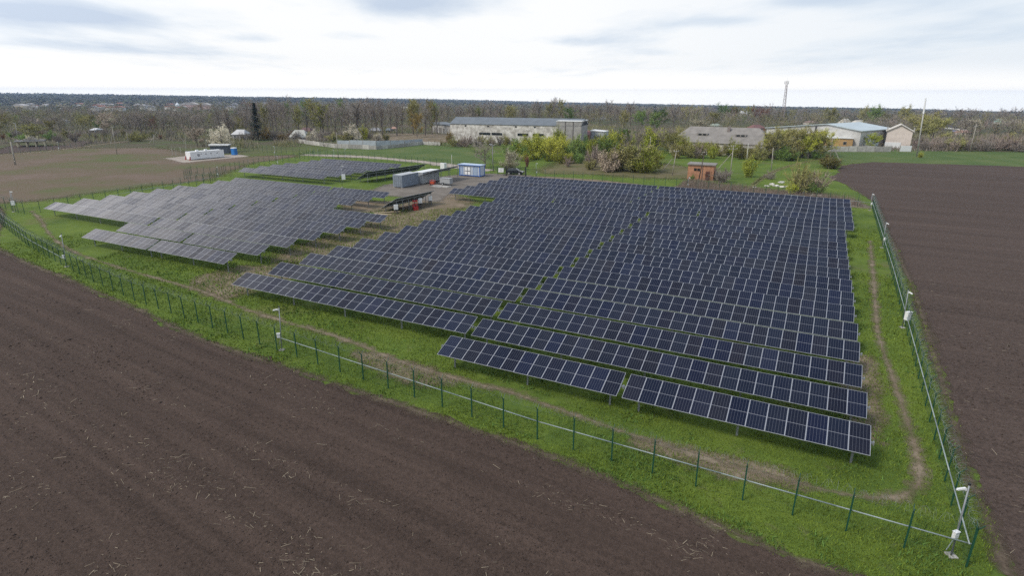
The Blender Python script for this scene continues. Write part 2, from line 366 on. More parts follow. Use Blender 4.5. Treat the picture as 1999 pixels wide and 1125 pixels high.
def ragged(poly, step, amp, seed):
    out = []; n = len(poly)
    for i in range(n):
        a = Vector(poly[i][:2]); b = Vector(poly[(i+1) % n][:2]); L = (b-a).length; k = max(1, min(220, int(L/step))); nv = Vector((-(b-a).y, (b-a).x)).normalized()
        for j in range(k):
            p = a.lerp(b, j/k)
            o = (float(vnoise(p.x, p.y, step*1.6, seed)) - .5)*amp + (float(vnoise(p.x, p.y, step*7, seed+3)) - .5)*amp*1.6 + (float(vnoise(p.x, p.y, step*22, seed+5)) - .5)*amp*1.6
            out.append(p + nv*o)
    return out
def sheet(name, poly, z, mat, step=.5, amp=.4, seed=1, label=None, kind='structure'):
    pts = ragged(poly, step, amp, seed); V = [(p.x, p.y, z) for p in pts]
    me = bpy.data.meshes.new(name); me.from_pydata(V, [], [tuple(range(len(V)))]); me.materials.append(mat); me.update()
    if me.polygons[0].normal.z < 0: me.flip_normals()
    return tag(inst(name, me), kind=kind)
def soft_sheet(name, poly, z, mat, rim, cell, flat=True):
    """grid sheet clipped to a polygon; vertex attribute 'rim' runs 0 at the edge to 1 inside so that the edge frays"""
    P = np.array([p[:2] for p in poly]); x0, y0 = P.min(0)-rim*.5; x1, y1 = P.max(0)+rim*.5
    nx, ny = int((x1-x0)/cell)+2, int((y1-y0)/cell)+2; X, Y = np.meshgrid(x0+np.arange(nx)*cell, y0+np.arange(ny)*cell)
    ins = in_poly(X, Y, P); d = seg_dist(X, Y, list(P)+[P[0]]); sd_ = np.where(ins, d, -d); a = np.clip(.5 + sd_/rim, 0, 1)
    idx = np.arange(nx*ny).reshape(ny, nx); keep = np.maximum.reduce([a[:-1, :-1], a[1:, :-1], a[:-1, 1:], a[1:, 1:]]) > 0
    q = np.stack([idx[:-1, :-1], idx[:-1, 1:], idx[1:, 1:], idx[1:, :-1]], -1)[keep]
    Z = np.full(X.shape, z) if flat else np.array([[terrain(x, y) for x, y in zip(r, s)] for r, s in zip(X, Y)]) + z
    V = np.stack([X.ravel(), Y.ravel(), Z.ravel()], 1); used = np.unique(q); re = np.zeros(len(V), int); re[used] = np.arange(len(used))
    me = np_mesh(name, V[used], re[q], mat); at = me.attributes.new('rim', 'FLOAT', 'POINT'); at.data.foreach_set('value', a.ravel()[used].astype(np.float32))
    return tag(inst(name, me), kind='structure')
def pg(*pts): return [G(a, b, 0)[:2] for a, b in pts]
KG = 1.0275
def kg(l): return [(a*KG, b*KG) for a, b in l]
SOIL_F = kg([(14.9, 19.2)]) + pg((1500, 1070), (1200, 940), (1000, 865), (820, 805), (640, 745), (400, 665), (270, 605), (130, 545), (0, 488)) + kg([(-110, 108), (-190, 40), (-120, -60), (0, -70), (18, -30), (21, 8), (18.5, 15)])
SOIL_RT = kg([(20.9, 19.6), (23, 23.6), (24.9, 27.7), (31.4, 39.2), (42.1, 58.7), (55.7, 85.6), (66.8, 107), (69.8, 115.5), (74, 130), (75.9, 141.3), (84, 153), (92.4, 167.7), (106.4, 177), (125, 171.5), (142.8, 165.9), (300, 118), (330, 40), (200, -60), (60, -50), (26, 0), (25, 10)])
sheet('ploughed_field', SOIL_F, .03, SOIL, .22, .5, 3)
sheet('ploughed_field', SOIL_RT, .03, SOIL_R, .3, .55, 9)
PATH = pg((1699, 470), (1707, 560), (1713, 640), (1724, 685), (1742, 735), (1762, 795), (1783, 860), (1795, 915), (1791, 948), (1757, 969), (1690, 973), (1600, 955), (1500, 930), (1400, 903), (1300, 872), (1200, 838), (1100, 803), (1000, 768), (900, 742), (800, 713), (720, 682), (640, 652), (560, 630), (480, 604), (400, 571), (310, 545), (215, 517), (140, 490), (100, 460), (80, 430), (62, 412))
def path_strip(name, line, w, mat, z, peak=.82):
    L = []; pts = [Vector(p) for p in line]
    for a, b, c, d in zip([pts[0]]+pts[:-2], pts[:-1], pts[1:], pts[2:]+[pts[-1]]):
        k = max(2, int((c-b).length/.5))
        for j in range(k):
            t = j/k; L.append(.5*((2*b) + (c-a)*t + (2*a-5*b+4*c-d)*t*t + (-a+3*b-3*c+d)*t**3))
    L.append(pts[-1]); V = []; R = []; F = []
    for i, p in enumerate(L):
        tv = (L[min(i+1, len(L)-1)] - L[max(i-1, 0)]).normalized(); nv = Vector((-tv.y, tv.x)); ww = w*(.75 + .6*float(vnoise(p.x, p.y, 5, 4)))
        for s_, r_ in ((-1.9, 0), (-.7, peak*.55), (0, peak), (.7, peak*.55), (1.9, 0)): q = p + nv*s_*ww; V.append((q.x, q.y, z)); R.append(r_)
        if i: F += [(5*i-5+k, 5*i-4+k, 5*i+1+k, 5*i+k) for k in range(4)]
    me = bpy.data.meshes.new(name); me.from_pydata(V, [], F); me.materials.append(mat); me.update()
    at = me.attributes.new('rim', 'FLOAT', 'POINT'); at.data.foreach_set('value', R)
    tag(inst(name, me), kind='structure'); return L
PATH_L = path_strip('dirt_path', PATH, .27, PATH_M, .022, .30)
MARGIN_M = patch_mat('crumbly field margin', (.075, .066, .042), (.095, .072, .055), (.14, .115, .08), .6, True)
for ln in (SOIL_F[:12], SOIL_RT[:9]): path_strip('field_margin', ln, .34, MARGIN_M, .034, .35)
soft_sheet('gravel_yard', pg((735, 372), (760, 362), (820, 352), (890, 343), (960, 340), (1030, 344), (985, 350), (955, 362), (900, 368), (872, 376), (850, 392), (800, 384), (765, 380)), .016, YARD_M, 4, 1)
soft_sheet('worn_ground', pg((845, 372), (905, 395), (830, 428), (745, 462), (690, 480), (600, 505), (560, 505), (640, 470), (720, 448), (760, 425), (800, 402)), .012, WORN_M, 7, 1)
soft_sheet('worn_ground', pg((400, 545), (470, 525), (560, 520), (600, 535), (500, 545), (455, 575), (420, 565)), .012, WORN_M, 4, .7)
soft_sheet('worn_ground', pg((680, 395), (760, 395), (770, 412), (690, 412)), .012, WORN_M, 4, .7)
soft_sheet('worn_ground', pg((1240, 865), (1480, 915), (1560, 945), (1440, 925), (1300, 880)), .010, WORN_M, 2, .4)
soft_sheet('worn_ground', pg((1655, 720), (1690, 700), (1700, 820), (1690, 850), (1668, 800)), .010, WORN_M, 2.4, .4)
soft_sheet('worn_ground', pg((700, 690), (800, 715), (870, 745), (830, 750), (740, 715)), .010, WORN_M, 2, .4)
soft_sheet('rough_plot', pg((0, 352), (0, 303), (140, 291), (290, 290), (380, 305), (470, 308), (560, 305), (470, 318), (425, 334), (380, 350), (230, 366), (60, 388), (0, 392)), .02, PLOT_M, 12, 2)
soft_sheet('sand_pad', pg((330, 309), (362, 317), (480, 305), (462, 302), (440, 303), (365, 305)), .028, SAND_M, 3, .7)
soft_sheet('meadow_strip', pg((600, 300), (700, 286), (800, 282), (905, 290), (955, 318), (900, 322), (800, 308), (680, 306)), .015, LUSH_M, 8, 2)
soft_sheet('meadow_strip', pg((1630, 318), (1640, 295), (1780, 293), (1999, 298), (2300, 306), (2300, 338), (1999, 327), (1700, 318)), .015, LUSH_M, 5, 2)
soft_sheet('dead_grass_strip', pg((1310, 372), (1340, 362), (1400, 368), (1470, 371), (1560, 380), (1660, 392), (1690, 405), (1620, 398), (1500, 388), (1400, 380)), .018, DRY_M, 4, .8)
soft_sheet('dead_grass_strip', pg((1080, 335), (1130, 312), (1250, 316), (1330, 330), (1340, 345), (1250, 343), (1150, 336)), .018, patch_mat('olive dead grass', (.085, .105, .035), (.13, .115, .055), (.16, .135, .085), .12, True), 14, 1.5)
path_strip('dirt_track', pg((590, 302), (700, 306), (780, 312), (850, 319), (905, 328), (960, 333)), 1.6, SAND_M, .02)
path_strip('dirt_track', pg((0, 302), (80, 297), (150, 288), (290, 272), (380, 268)), .8, PATH_M, .024, .4)
path_strip('dirt_track', pg((1000, 346), (1060, 346), (1150, 352), (1250, 362)), 1.0, PATH_M, .026)
for off in (0, 7):
    path_strip('dirt_track', pg((1470, 360+off*.6), (1490, 345+off*.5), (1520, 330+off*.4), (1560, 318+off*.3), (1610, 308+off*.3)), .3, patch_mat('grassy wheel track', (.10, .125, .035), (.15, .14, .06), (.19, .165, .085), .3, True), .022, .5)
soft_sheet('garden_field', pg((0, 296), (30, 284), (110, 286), (165, 276), (150, 288), (0, 300)), .018, DARKFIELD, 5, 2)
soft_sheet('garden_field', pg((735, 262), (870, 262), (880, 275), (830, 280), (745, 275)), .018, WORN_M, 10, 3)

# ------------------------------------------------------------------ solar tables
TH = -0.47246; DV = Vector((cos(TH), sin(TH), 0)); NV = Vector((-sin(TH), cos(TH), 0)); TAU = .38619; H0 = 1.33; LM = 2.1; PW = 1.06; A_R = 4.85
def module_mesh():
    b = MB(); w, l, t, e = .5255, 1.05, .035, .018
    xo, yo, xi, yi = w, l, w-e, l-e
    b.cur = 0
    V = [(-xo,-yo,0),(xo,-yo,0),(xo,yo,0),(-xo,yo,0),(-xi,-yi,0),(xi,-yi,0),(xi,yi,0),(-xi,yi,0),(-xo,-yo,-t),(xo,-yo,-t),(xo,yo,-t),(-xo,yo,-t)]
    b.add(V, [(0,1,5,4),(1,2,6,5),(2,3,7,6),(3,0,4,7),(0,8,9,1),(1,9,10,2),(2,10,11,3),(3,11,8,0)])
    b.cur = 1; b.add([V[4], V[5], V[6], V[7]], [(0,1,2,3)])
    b.cur = 2; b.add([V[8], V[9], V[10], V[11]], [(3,2,1,0)])
    return b.mesh('solar_panel', [ALU, PV, BACKSHEET])
MODULE = module_mesh()
_post = {}; _tube = {}
def post_mesh(h, w=.06):
    k = (round(h, 2), w)
    if k not in _post:
        b = MB(); b.box(-w, -.035, -.3, w, -.027, h).box(-w, -.027, -.3, -w+.008, .035, h).box(w-.008, -.027, -.3, w, .035, h); _post[k] = b.mesh('post', STEEL)
    return _post[k]
def tube_mesh(n, zc, pw):
    k = (n, round(zc, 2), round(pw, 4))
    if k not in _tube:
        L = n*pw/2 + .15; b = MB(); b.box(-L, -.055, zc-.20, L, .055, zc-.09)
        for i in range(n+1): b.box(-n*pw/2+i*pw-.02, -.7*cos(TAU), zc-.075, -n*pw/2+i*pw+.02, .7*cos(TAU), zc-.045, Matrix.Translation((0, 0, zc-.06)) @ Matrix.Rotation(TAU, 4, 'X') @ Matrix.Translation((0, 0, -zc+.06)))
        for s in (-1, 1): b.box(s*L-.03, -.1, zc-.24, s*L+.03, .1, zc-.05)
        _tube[k] = b.mesh('torque_tube', STEEL)
    return _tube[k]
def solar_table(label, m_right, n, s, group, pw=PW):
    """m_right: right end counted in panels left of the first row's right end; s: distance of the low edge along NV"""
    zc = H0 + LM*sin(TAU)/2; a = A_R - m_right*PW - n*pw/2
    c = DV*a + NV*(s + LM*cos(TAU)/2)
    root = thing('solar_table', label, 'solar table', (c.x, c.y, random.uniform(-.035, .035)), TH, group); tj = random.gauss(0, .007)
    for i in range(n): inst('solar_panel', MODULE, root, ((i+.5)*pw - n*pw/2, 0, zc), (TAU + tj + random.gauss(0, .006), random.gauss(0, .004), 0), (pw/PW, 1, 1))
    inst('torque_tube', tube_mesh(n, zc, pw), root)
    k = max(3, round(n*pw/6.2)+1)
    for i in range(k): inst('post', post_mesh(zc-.2), root, (-n*pw/2 + .9 + (n*pw-1.6)*i/(k-1), .05, 0))
ORD = 'first second third fourth fifth sixth seventh eighth ninth tenth eleventh twelfth thirteenth fourteenth fifteenth sixteenth seventeenth eighteenth nineteenth twentieth'.split()
sR, pR, sN = 32.905, 4.3161, 1.59
grp = 'dark blue solar tables of the large right block'
solar_table('short dark blue table at the very front, right of the gap, nearest the fence corner', 0, 13, sR, grp)
solar_table('short dark blue table at the very front, left of the gap, behind the front path', 13.33, 13, sR, grp)
ROWS = {2: (-.03, 52.53), 3: (.05, 52.25), 4: (.03, 52.23), 5: (0, 52.2), 6: (.1, 51.98), 7: (.02, 51.85), 8: (.04, 51.6), 9: (.08, 51.56), 10: (.09, 51.48), 11: (.12, 51.42), 12: (.09, 51.5), 13: (.08, 51.42), 14: (.07, 51.4)}
for k, (m0, T) in ROWS.items():
    s = sR + (k-1)*pR; pw = (T-.48)*PW/52
    solar_table('dark blue table, right part of the %s row from the front in the right block' % ORD[k-1], m0, 26, s, grp, pw)
    solar_table('dark blue table, left part of the %s row from the front in the right block' % ORD[k-1], m0 + 26*pw/PW + .48, 26, s, grp, pw)
REAR = {15: (-1.06, 64.41), 16: (-1.03, 64.0), 17: (-1.08, 63.77), 18: (-1.12, 63.76), 19: (-1.11, 63.5), 20: (-1.17, 63.55)}
for k, (m0, T) in REAR.items():
    s = sR + (k-1)*pR + sN
    if k == 15:
        pw = (T-.8)*PW/63; m = m0
        for n, w in ((20, 'right'), (23, 'middle'), (20, 'left')): solar_table('dark blue table, %s third of the fifteenth row from the front, right block' % w, m, n, s, grp, pw); m += n*pw/PW + .4
    else:
        pw = (T-.4)*PW/64
        solar_table('dark blue table, right part of the %s row from the front in the right block' % ORD[k-1], m0, 32, s, grp, pw)
        solar_table('dark blue table, left part of the %s row from the front in the right block' % ORD[k-1], m0 + 32*pw/PW + .4, 32, s, grp, pw)
sL = 41.89; grp = 'pale sheened solar tables of the left block'
LT = {1: [(72.72, 13), (59.3, 13)], 2: [(72.4, 13), (58.95, 13)], 3: [(85.3, 26), (58.75, 26)], 4: [(85.1, 26), (58.6, 26)], 5: [(84.88, 26), (58.4, 26)], 6: [(84.93, 26), (58.45, 26)], 7: [(84.68, 26), (58.2, 26)], 8: [(84.6, 26), (71.0, 13)], 9: [(84.3, 25), (70.8, 13)], 10: [(84.2, 26), (70.75, 13)], 11: [(84.1, 26), (70.65, 13)]}
for k, l in LT.items():
    for (m, n), w in zip(l, ('left', 'right')): solar_table('pale sheened table, %s part of the %s row from the front in the left block' % (w, ORD[k-1]), m, n, sL + (k-1)*pR, grp)
sF, pF = 98.49, 4.0606; grp = 'solar tables of the small far block behind the box mast'
for k, (m, n) in enumerate([(97, 26), (96.3, 26), (96.3, 26), (96.1, 26), (95.2, 26), (95.3, 26), (95.1, 26)]):
    solar_table('grey violet table, %s of the seven rows in the small far block' % ORD[k], m, n, sF + k*pF, grp)

def back_table(label, hi0, hi1, zh, zl, width, posts, name='solar_table'):
    """table of two panels in portrait, facing away from the lens, so that its underside shows"""
    a = G(*hi0, zh); b = G(*hi1, zh); d = (b-a); L = math.hypot(d.x, d.y); n = max(3, round(L/PW)); ang = atan2(d.y, d.x)
    slope = math.asin((zh-zl)/width); root = thing(name, label, 'solar table', (a.x, a.y, 0), ang, 'solar tables turned away from the lens')
    for i in range(n):
        for j in range(2):
            dd = (j+.5)*width/2
            inst('solar_panel', MODULE, root, ((i+.5)*PW, cos(slope)*dd, zh - sin(slope)*dd), (-slope, 0, 0), (1, width/2/2.12, 1))
    for j in (.25, .75):
        b_ = MB(); y = cos(slope)*width*j; z = zh - sin(slope)*width*j; b_.box(-.15, y-.05, z-.2, n*PW+.15, y+.05, z-.07); b_.build('purlin', STEEL, root)
    for i in range(posts):
        x = .6 + (n*PW-1.2)*i/(posts-1)
        for j in (.12, .8): inst('post', post_mesh(zh - sin(slope)*width*j - .1, .04), root, (x, cos(slope)*width*j, 0))
    return root
back_table('green grey underside of a tilted table with three white boxes hung below it', (773, 388), (850, 371.5), 2.6, .55, 4.25, 7)
back_table('green grey underside of a tilted table beside the small far block', (716, 335.5), (833, 319.5), 2.6, .6, 4.25, 8)
back_table('green grey underside of a tilted table reaching from the pale container to the blue cabin', (846, 333), (899, 322.5), 3.3, 1.9, 4.2, 4)

# ------------------------------------------------------------------ fences
def poly_walk(pts, step):
    out = []; pts = [Vector((p[0], p[1], 0)) for p in pts]
    for a, b in zip(pts, pts[1:]):
        k = max(1, round((b-a).length/step))
        for j in range(k): out.append((a.lerp(b, j/k), (b-a).normalized()))
    out.append((pts[-1], (pts[-1]-pts[-2]).normalized())); return out
def fence_post(h=2.05):
    b = MB(); b.box(-.036, -.03, -.2, .036, .03, h).box(-.036, -.03, h, .036, .03, h+.02)
    for s in (-1, 1): b.tube((0, 0, h-.03), (0, s*.22, h+.27), .022, n=4)
    return b.mesh('post', GREEN_PAINT)
FPOST = fence_post()
def site_fence(label, pts, wires=True, coil=True, step=2.3, z0=0., cs=.10):
    root = thing('fence', label, 'fence', (pts[0][0], pts[0][1], z0), 0, None); o = Vector((pts[0][0], pts[0][1], 0)); w = poly_walk(pts, step)
    for p, d in w: inst('post', FPOST, root, p - o, (random.uniform(-.02, .02), random.uniform(-.015, .015), atan2(d.y, d.x)))
    V = []; F = []
    def wire(p0, p1, r):
        d = (p1-p0).normalized(); a = d.orthogonal().normalized(); c = d.cross(a); k = len(V)
        for p in (p0, p1):
            for q in range(3): V.append(tuple(p + (a*cos(2.094*q) + c*sin(2.094*q))*r))
        for q in range(3): F.append((k+q, k+(q+1) % 3, k+3+(q+1) % 3, k+3+q))
    for (p, d), (q, _) in zip(w, w[1:]):
        p = p - o; q = q - o
        for z in (.06, .5, .95, 1.4, 1.85, 1.98): wire(p + Vector((0, 0, z)), q + Vector((0, 0, z)), .0035)
        if wires:
            k = int((q-p).length/cs)
            for j in range(k): r = p.lerp(q, j/k); wire(r + Vector((0, 0, .05)), r + Vector((0, 0, 2.0)), .0026)
    inst('mesh_panel', np_mesh('mesh_panel', V, F, GREEN_PAINT), root)
    if coil:
        V = []; F = []; k = 0; rad = .24; N = 14
        for (p, d), (q, _) in zip(w, w[1:]):
            p = p - o; q = q - o; L = (q-p).length; turns = max(1, round(L/.30)); nv = Vector((-d.y, d.x, 0)); M_ = turns*N
            sag = [random.uniform(-.05, .05) for _ in range(turns+1)]; sw = [random.uniform(-.07, .07) for _ in range(turns+1)]; rr = [rad*random.uniform(.8, 1.15) for _ in range(turns+1)]
            for j in range(M_+1):
                a = 2*pi*j/N; t = j/N; i = min(int(t), turns-1); f = t-i; r_ = rr[i]*(1-f)+rr[i+1]*f
                c = p.lerp(q, j/M_) + nv*((sw[i]*(1-f)+sw[i+1]*f) + cos(a)*r_) + Vector((0, 0, 2.25 + sag[i]*(1-f)+sag[i+1]*f + sin(a)*r_)) + d*(.12*sin(a*.5+i))
                rd = nv*cos(a) + Vector((0, 0, sin(a)))
                for s_ in (rd*.005, d*.005, -rd*.005): V.append(tuple(c + s_))
                if j: F += [(k-3+e, k-3+(e+1) % 3, k+(e+1) % 3, k+e) for e in range(3)]
                k += 3
        inst('razor_wire', np_mesh('razor_wire', V, F, WIRE), root)
    return root
CORNER = (19.5*KG, 20.1*KG)
FRONT = [CORNER] + kg([(1.5, 29.8), (-18.4, 42.1), (-36.6, 53.6), (-44.5, 59.4), (-62.9, 74.2), (-75.7, 85.8), (-97, 106)])
RIGHT = [CORNER] + kg([(41.5, 61), (63.6, 103)])
BACK_R = kg([(63.6, 103)]) + pg((1342, 368), (1047, 347.5), (1028, 345.5))
BACK_L = pg((985, 343.5), (853, 325), (770, 317.5), (650, 309.5), (612, 308.5))
SIDE_F = pg((612, 308.5), (577, 314), (527, 320.5), (486, 327), (442, 337), (412, 357))
SIDE_L = pg((412, 357), (340, 372), (280, 382), (209, 396), (110, 412), (49, 418)) + kg([(-97, 106)])
site_fence('green mesh fence with razor wire along the front field, below the dirt path', FRONT)
site_fence('green mesh fence with razor wire along the right ploughed field', RIGHT)
site_fence('green mesh fence along the rear right edge, behind the last panel rows', BACK_R, True, False, 2.4, cs=.2)
site_fence('green mesh fence behind the small far block, running left from the gate', BACK_L, True, False, 2.4, cs=.2)
site_fence('green mesh fence climbing beside the left end of the small far block', SIDE_F, True, False, 2.4, cs=.2)
site_fence('green mesh fence between the left block and the brown plot', SIDE_L, True, True, 2.4, cs=.2)
site_fence('green mesh fence far off, behind the white tank and blue toilet', pg((300, 266), (400, 280), (470, 293), (560, 301), (640, 304)), True, False, 2.6, cs=.25)
site_fence('thin fence along the far edge of the brown plot at the left', pg((0, 303), (80, 297), (150, 287.5), (300, 266)), False, False, 3.2)
site_fence('low green fence jutting out at the corner of the brown plot', pg((412, 357), (361, 351), (375, 341), (425, 345)), True, False, 2.2, cs=.2)
def conduit(label, pts, z, ins):
    root = MB(); w = poly_walk(pts, 6); q = [p + Vector((-d.y, d.x, 0))*ins for p, d in w]
    for a, b in zip(q, q[1:]): root.tube(a + Vector((0, 0, z)), b + Vector((0, 0, z)), .034, n=6)
    tag(root.build('cable_conduit', PIPE, smooth=True), label, 'cable conduit')
FRC = FRONT[:3]; conduit('grey cable conduit fixed along the front fence, from the corner pole leftwards', [CORNER] + kg([(1.5, 29.8), (-18.0, 41.9)]), 1.15, -.12)
conduit('grey cable conduit fixed along the right-hand fence', RIGHT, 1.2, .12)
conduit('grey cable conduit on the left end of the front fence', kg([(-51.5, 64.9), (-62.9, 74.2), (-75.7, 85.8), (-90, 99)]), 1.0, -.12)
conduit('grey cable conduit on the rear fence corner beside the last row', kg([(63.6, 103), (58, 107.5), (52, 112)]), 1.0, .12)
conduit('grey cable conduit between the left block and the brown plot', pg((412, 357), (340, 372), (280, 382), (209, 396)), 1.2, .1)

# ------------------------------------------------------------------ camera masts
def cam_mast(label, base, top, arm=(-1, 0), box=.34, r=.042, two=False, boxs=.7):
    b = G(*base); t = up(b, *top); h = t.z - b.z; root = thing('camera_mast', label, 'camera mast', b, 0, 'camera masts along the fences'); ln = t - b
    MB().box(-.2, -.2, -.05, .2, .2, .05).build('base_plate', CONC, root)
    MB().tube((0, 0, 0), ln, r, r*.85, 8).build('pole', STEEL, root, smooth=True)
    q = ln*box; s = .17*boxs; f = Vector((arm[0], arm[1], 0))
    m = MB(); m.box(-s, -s*.6, -s*1.4, s, s*.6, s*1.4); m.box(-s-.02, -s*.6-.02, s*1.4, s+.02, s*.6+.02, s*1.4+.03); m.build('control_box', WHITE, root, q + f*.2*boxs + Vector((0, -.12, 0)), (0, 0, .3))
    c = MB(); a = atan2(arm[1], arm[0]); Mx = Matrix.Translation(ln - Vector((0, 0, .15))) @ Matrix.Rotation(a, 4, 'Z') @ Matrix.Rotation(.2, 4, 'Y')
    c.box(.12, -.04, -.04, .46, .04, .05, Mx).box(.08, -.03, -.1, .16, .03, 0, Mx); c.tube(Mx @ Vector((.46, 0, 0)), Mx @ Vector((.5, 0, 0)), .035, n=8); c.build('camera', WHITE, root)
    MB().tube(ln, ln + Vector((0, 0, .09)), r*1.3, n=8).build('cap', BLACK, root)
    MB().tube(q + Vector((0, 0, -.15)), q + Vector((f.x*.25, f.y*.25, -1.0*min(1, h/4))), .022, n=5).build('cable_pipe', PIPE, root)
    if two: MB().tube((.35, .1, 0), (.35, .1, h*.93), r, r*.85, 8).build('pole', STEEL, root, smooth=True)
cam_mast('tall steel camera mast leaning at the near right corner of the fence', (1857, 1086), (1893, 948), (-1, .05), .33)
cam_mast('steel camera mast beside the front fence where the conduit begins', (551, 684), (545, 600), (-1, -.2), .36)
cam_mast('steel camera mast at the left end of the front fence', (131, 521), (120, 457), (.2, -1), .33)
cam_mast('steel camera mast with a large white box, halfway along the right fence', (1762, 640), (1774, 566), (.2, -1), .36, boxs=1.5)
cam_mast('steel camera mast near the far end of the right fence', (1722, 484), (1731, 433), (.2, -1), .36)
cam_mast('steel camera mast at the rear right corner of the site', (1698, 411), (1704, 377), (.2, -1), .4)
cam_mast('pale camera mast behind the last row in front of the brick hut', (1341, 367), (1346, 345), (.2, -1), .3)
cam_mast('pale camera mast by the rear fence right of the parked car', (1047, 346), (1047, 317.5), (1, -.2), .35)
cam_mast('thin mast with a white box between the left block and small far block', (668.5, 366), (666, 322), (1, 0), .47, boxs=2.2)
cam_mast('pair of steel camera masts at the left corner by the picture edge', (27, 414), (19, 372), (1, -.1), .42, two=True, boxs=1.4)
cam_mast('short camera mast at the inner corner beside the low jutting fence', (427, 346), (424.5, 324), (.2, -1), .3)
cam_mast('pale camera mast on the grass strip left of the small far block', (538, 304.5), (536, 284.5), (-1, 0), .35)
cam_mast('short camera mast beside the second row of the small far block', (543, 319), (541.5, 303), (.2, -1), .2)
cam_mast('pale camera mast behind the top row of the small far block', (653, 311), (652, 291), (-.3, -1), .4)
cam_mast('pale camera mast in the meadow right behind the small far block', (674.5, 305.5), (673.5, 289), (1, 0), .1)
cam_mast('thin lamp mast with white box at the far edge of the brown plot', (117, 294), (113.5, 276), (-1, 0), .3)

# ------------------------------------------------------------------ yard: containers, cabin, car, boxes
def grid_thing(name, label, cat, corner, group=None):              # x along DV, y along NV, origin at the given ground point
    return thing(name, label, cat, (corner[0], corner[1], 0), TH, group)
def container(label, corner, L, Wd, H, body, roof, door_end=True):
    """near corner at origin; long side runs away along +y at x=0, short side along -x at y=0"""
    r = grid_thing('container', label, 'container', corner, 'containers in the yard'); z0 = .18
    b = MB(); b.box(-Wd+.06, .06, z0, -.06, L-.06, z0+H-.08)
    k = int(L/.28)
    for i in range(k): y = .14 + (L-.28)*i/(k-1); b.box(-.06, y-.06, z0+.16, -.02, y+.06, z0+H-.18); b.box(-Wd+.02, y-.06, z0+.16, -Wd+.06, y+.06, z0+H-.18)
    for x in (-Wd, -.12): b.box(x, 0, z0, x+.12, .12, z0+H-.05); b.box(x, L-.12, z0, x+.12, L, z0+H-.05)
    b.box(-Wd+.12, .0, z0, -.12, .06, z0+.14); b.box(-Wd+.12, 0, z0+H-.18, -.12, .06, z0+H-.05)
    b.box(-.06, .12, z0, 0, L-.12, z0+.14); b.box(-.06, .12, z0+H-.18, 0, L-.12, z0+H-.05)
    b.build('body', body, r)
    MB().box(-Wd-.01, -.01, z0+H-.05, .01, L+.01, z0+H).build('roof', roof, r)
    if door_end:
        for s in (0, 1):
            x0 = -Wd+.13 + s*(Wd-.26)/2; x1 = x0 + (Wd-.26)/2 - .02; d = MB(); d.box(x0, -.02, z0+.15, x1, .05, z0+H-.19); dd = d.build('door', body, r)
            lr = MB()
            for u in (.3, .7): lr.tube((x0+(x1-x0)*u, -.05, z0+.2), (x0+(x1-x0)*u, -.05, z0+H-.25), .022, n=6)
            for u in (.2, .5, .8): lr.box(x0+.03, -.03, z0+H*u-.03, x1-.03, -.021, z0+H*u+.03)
            lr.build('lock_rod', STEEL, dd)
    f = MB()
    for x in (-Wd+.02, -.3):
        for y in (.02, L-.3): f.box(x, y, 0, x+.26, y+.26, z0-.002)
    f.build('foot', CONC, r)
    return r
k1 = G(786, 367.5, 0); container('blue grey ribbed shipping container with double doors facing left', k1, 6.06, 2.44, 2.6, GREYPAINT, LIGHTGREY)
k2 = G(826.5, 360, 0); container('pale grey container with a bright white roof, behind the blue grey one', k2, 6.6, 2.44, 2.5, LIGHTGREY, ROOFWHITE, False)
def cabin():
    c = G(937.5, 346, 0); r = grid_thing('site_cabin', 'white and blue portable cabin with glazed double doors, beside the yard', 'cabin', c); L, D, H, z0 = 6.0, 2.5, 2.65, .2
    MB().box(-L+.07, .07, z0, -.07, D-.07, z0+H-.1).build('wall', CABIN, r)
    f = MB()
    for x in (-L, -.16):
        for y in (0, D-.16): f.box(x, y, 0.06, x+.16, y+.16, z0+H-.1)
    for y in (0, D-.12): f.box(-L+.16, y, z0-.04, -.16, y+.12, z0+.1); f.box(-L+.16, y, z0+H-.22, -.16, y+.12, z0+H-.1)
    for x in (-L, -.12): f.box(x, .16, z0-.04, x+.12, D-.16, z0+.1); f.box(x, .16, z0+H-.22, x+.12, D-.16, z0+H-.1)
    f.build('frame', BLUE, r)
    ro = MB(); ro.prism([(-L-.25, z0+H-.098), (.2, z0+H-.098), (.2, z0+H), (-L-.25, z0+H+.05)], -.25, D+.2); ro.build('roof', M('pale blue roof sheet', (.40, .50, .64), .4, .1, .08, 2), r)
    MB().box(-L-.27, -.28, z0+H-.13, .22, -.252, z0+H+.0).build('fascia', BLUE, r)
    for x0, x1, nm in ((-4.45, -3.6, 'door'), (-3.58, -2.75, 'door')):
        d = MB(); d.box(x0, .03, z0+.1, x1, .068, z0+2.2); dd = d.build(nm, M('door frame grey', (.10, .11, .13), .5, 0, .1, 2), r)
        MB().box(x0+.08, .018, z0+.2, x1-.08, .029, z0+1.0).box(x0+.08, .018, z0+1.2, x1-.08, .029, z0+2.1).build('pane', M('bright door pane', (.75, .76, .78), .2, 0, .05, 2), dd)
        MB().box(x1-.12, -.02, z0+1.02, x1-.06, .029, z0+1.16).build('handle', STEEL, dd)
    for x0, x1 in ((-1.95, -.75), (-5.65, -4.9)):
        d = MB(); d.box(x0, .04, z0+.12, x1, .068, z0+2.1); dd = d.build('door', M('door panel blue', (.30, .38, .50), .45, 0, .06, 2), r)
        MB().box(x0, .025, z0+.12, x0+.06, .039, z0+2.1).box(x1-.06, .025, z0+.12, x1, .039, z0+2.1).box(x0+.06, .025, z0+2.04, x1-.06, .039, z0+2.1).build('frame', BLUE, dd)
cabin()
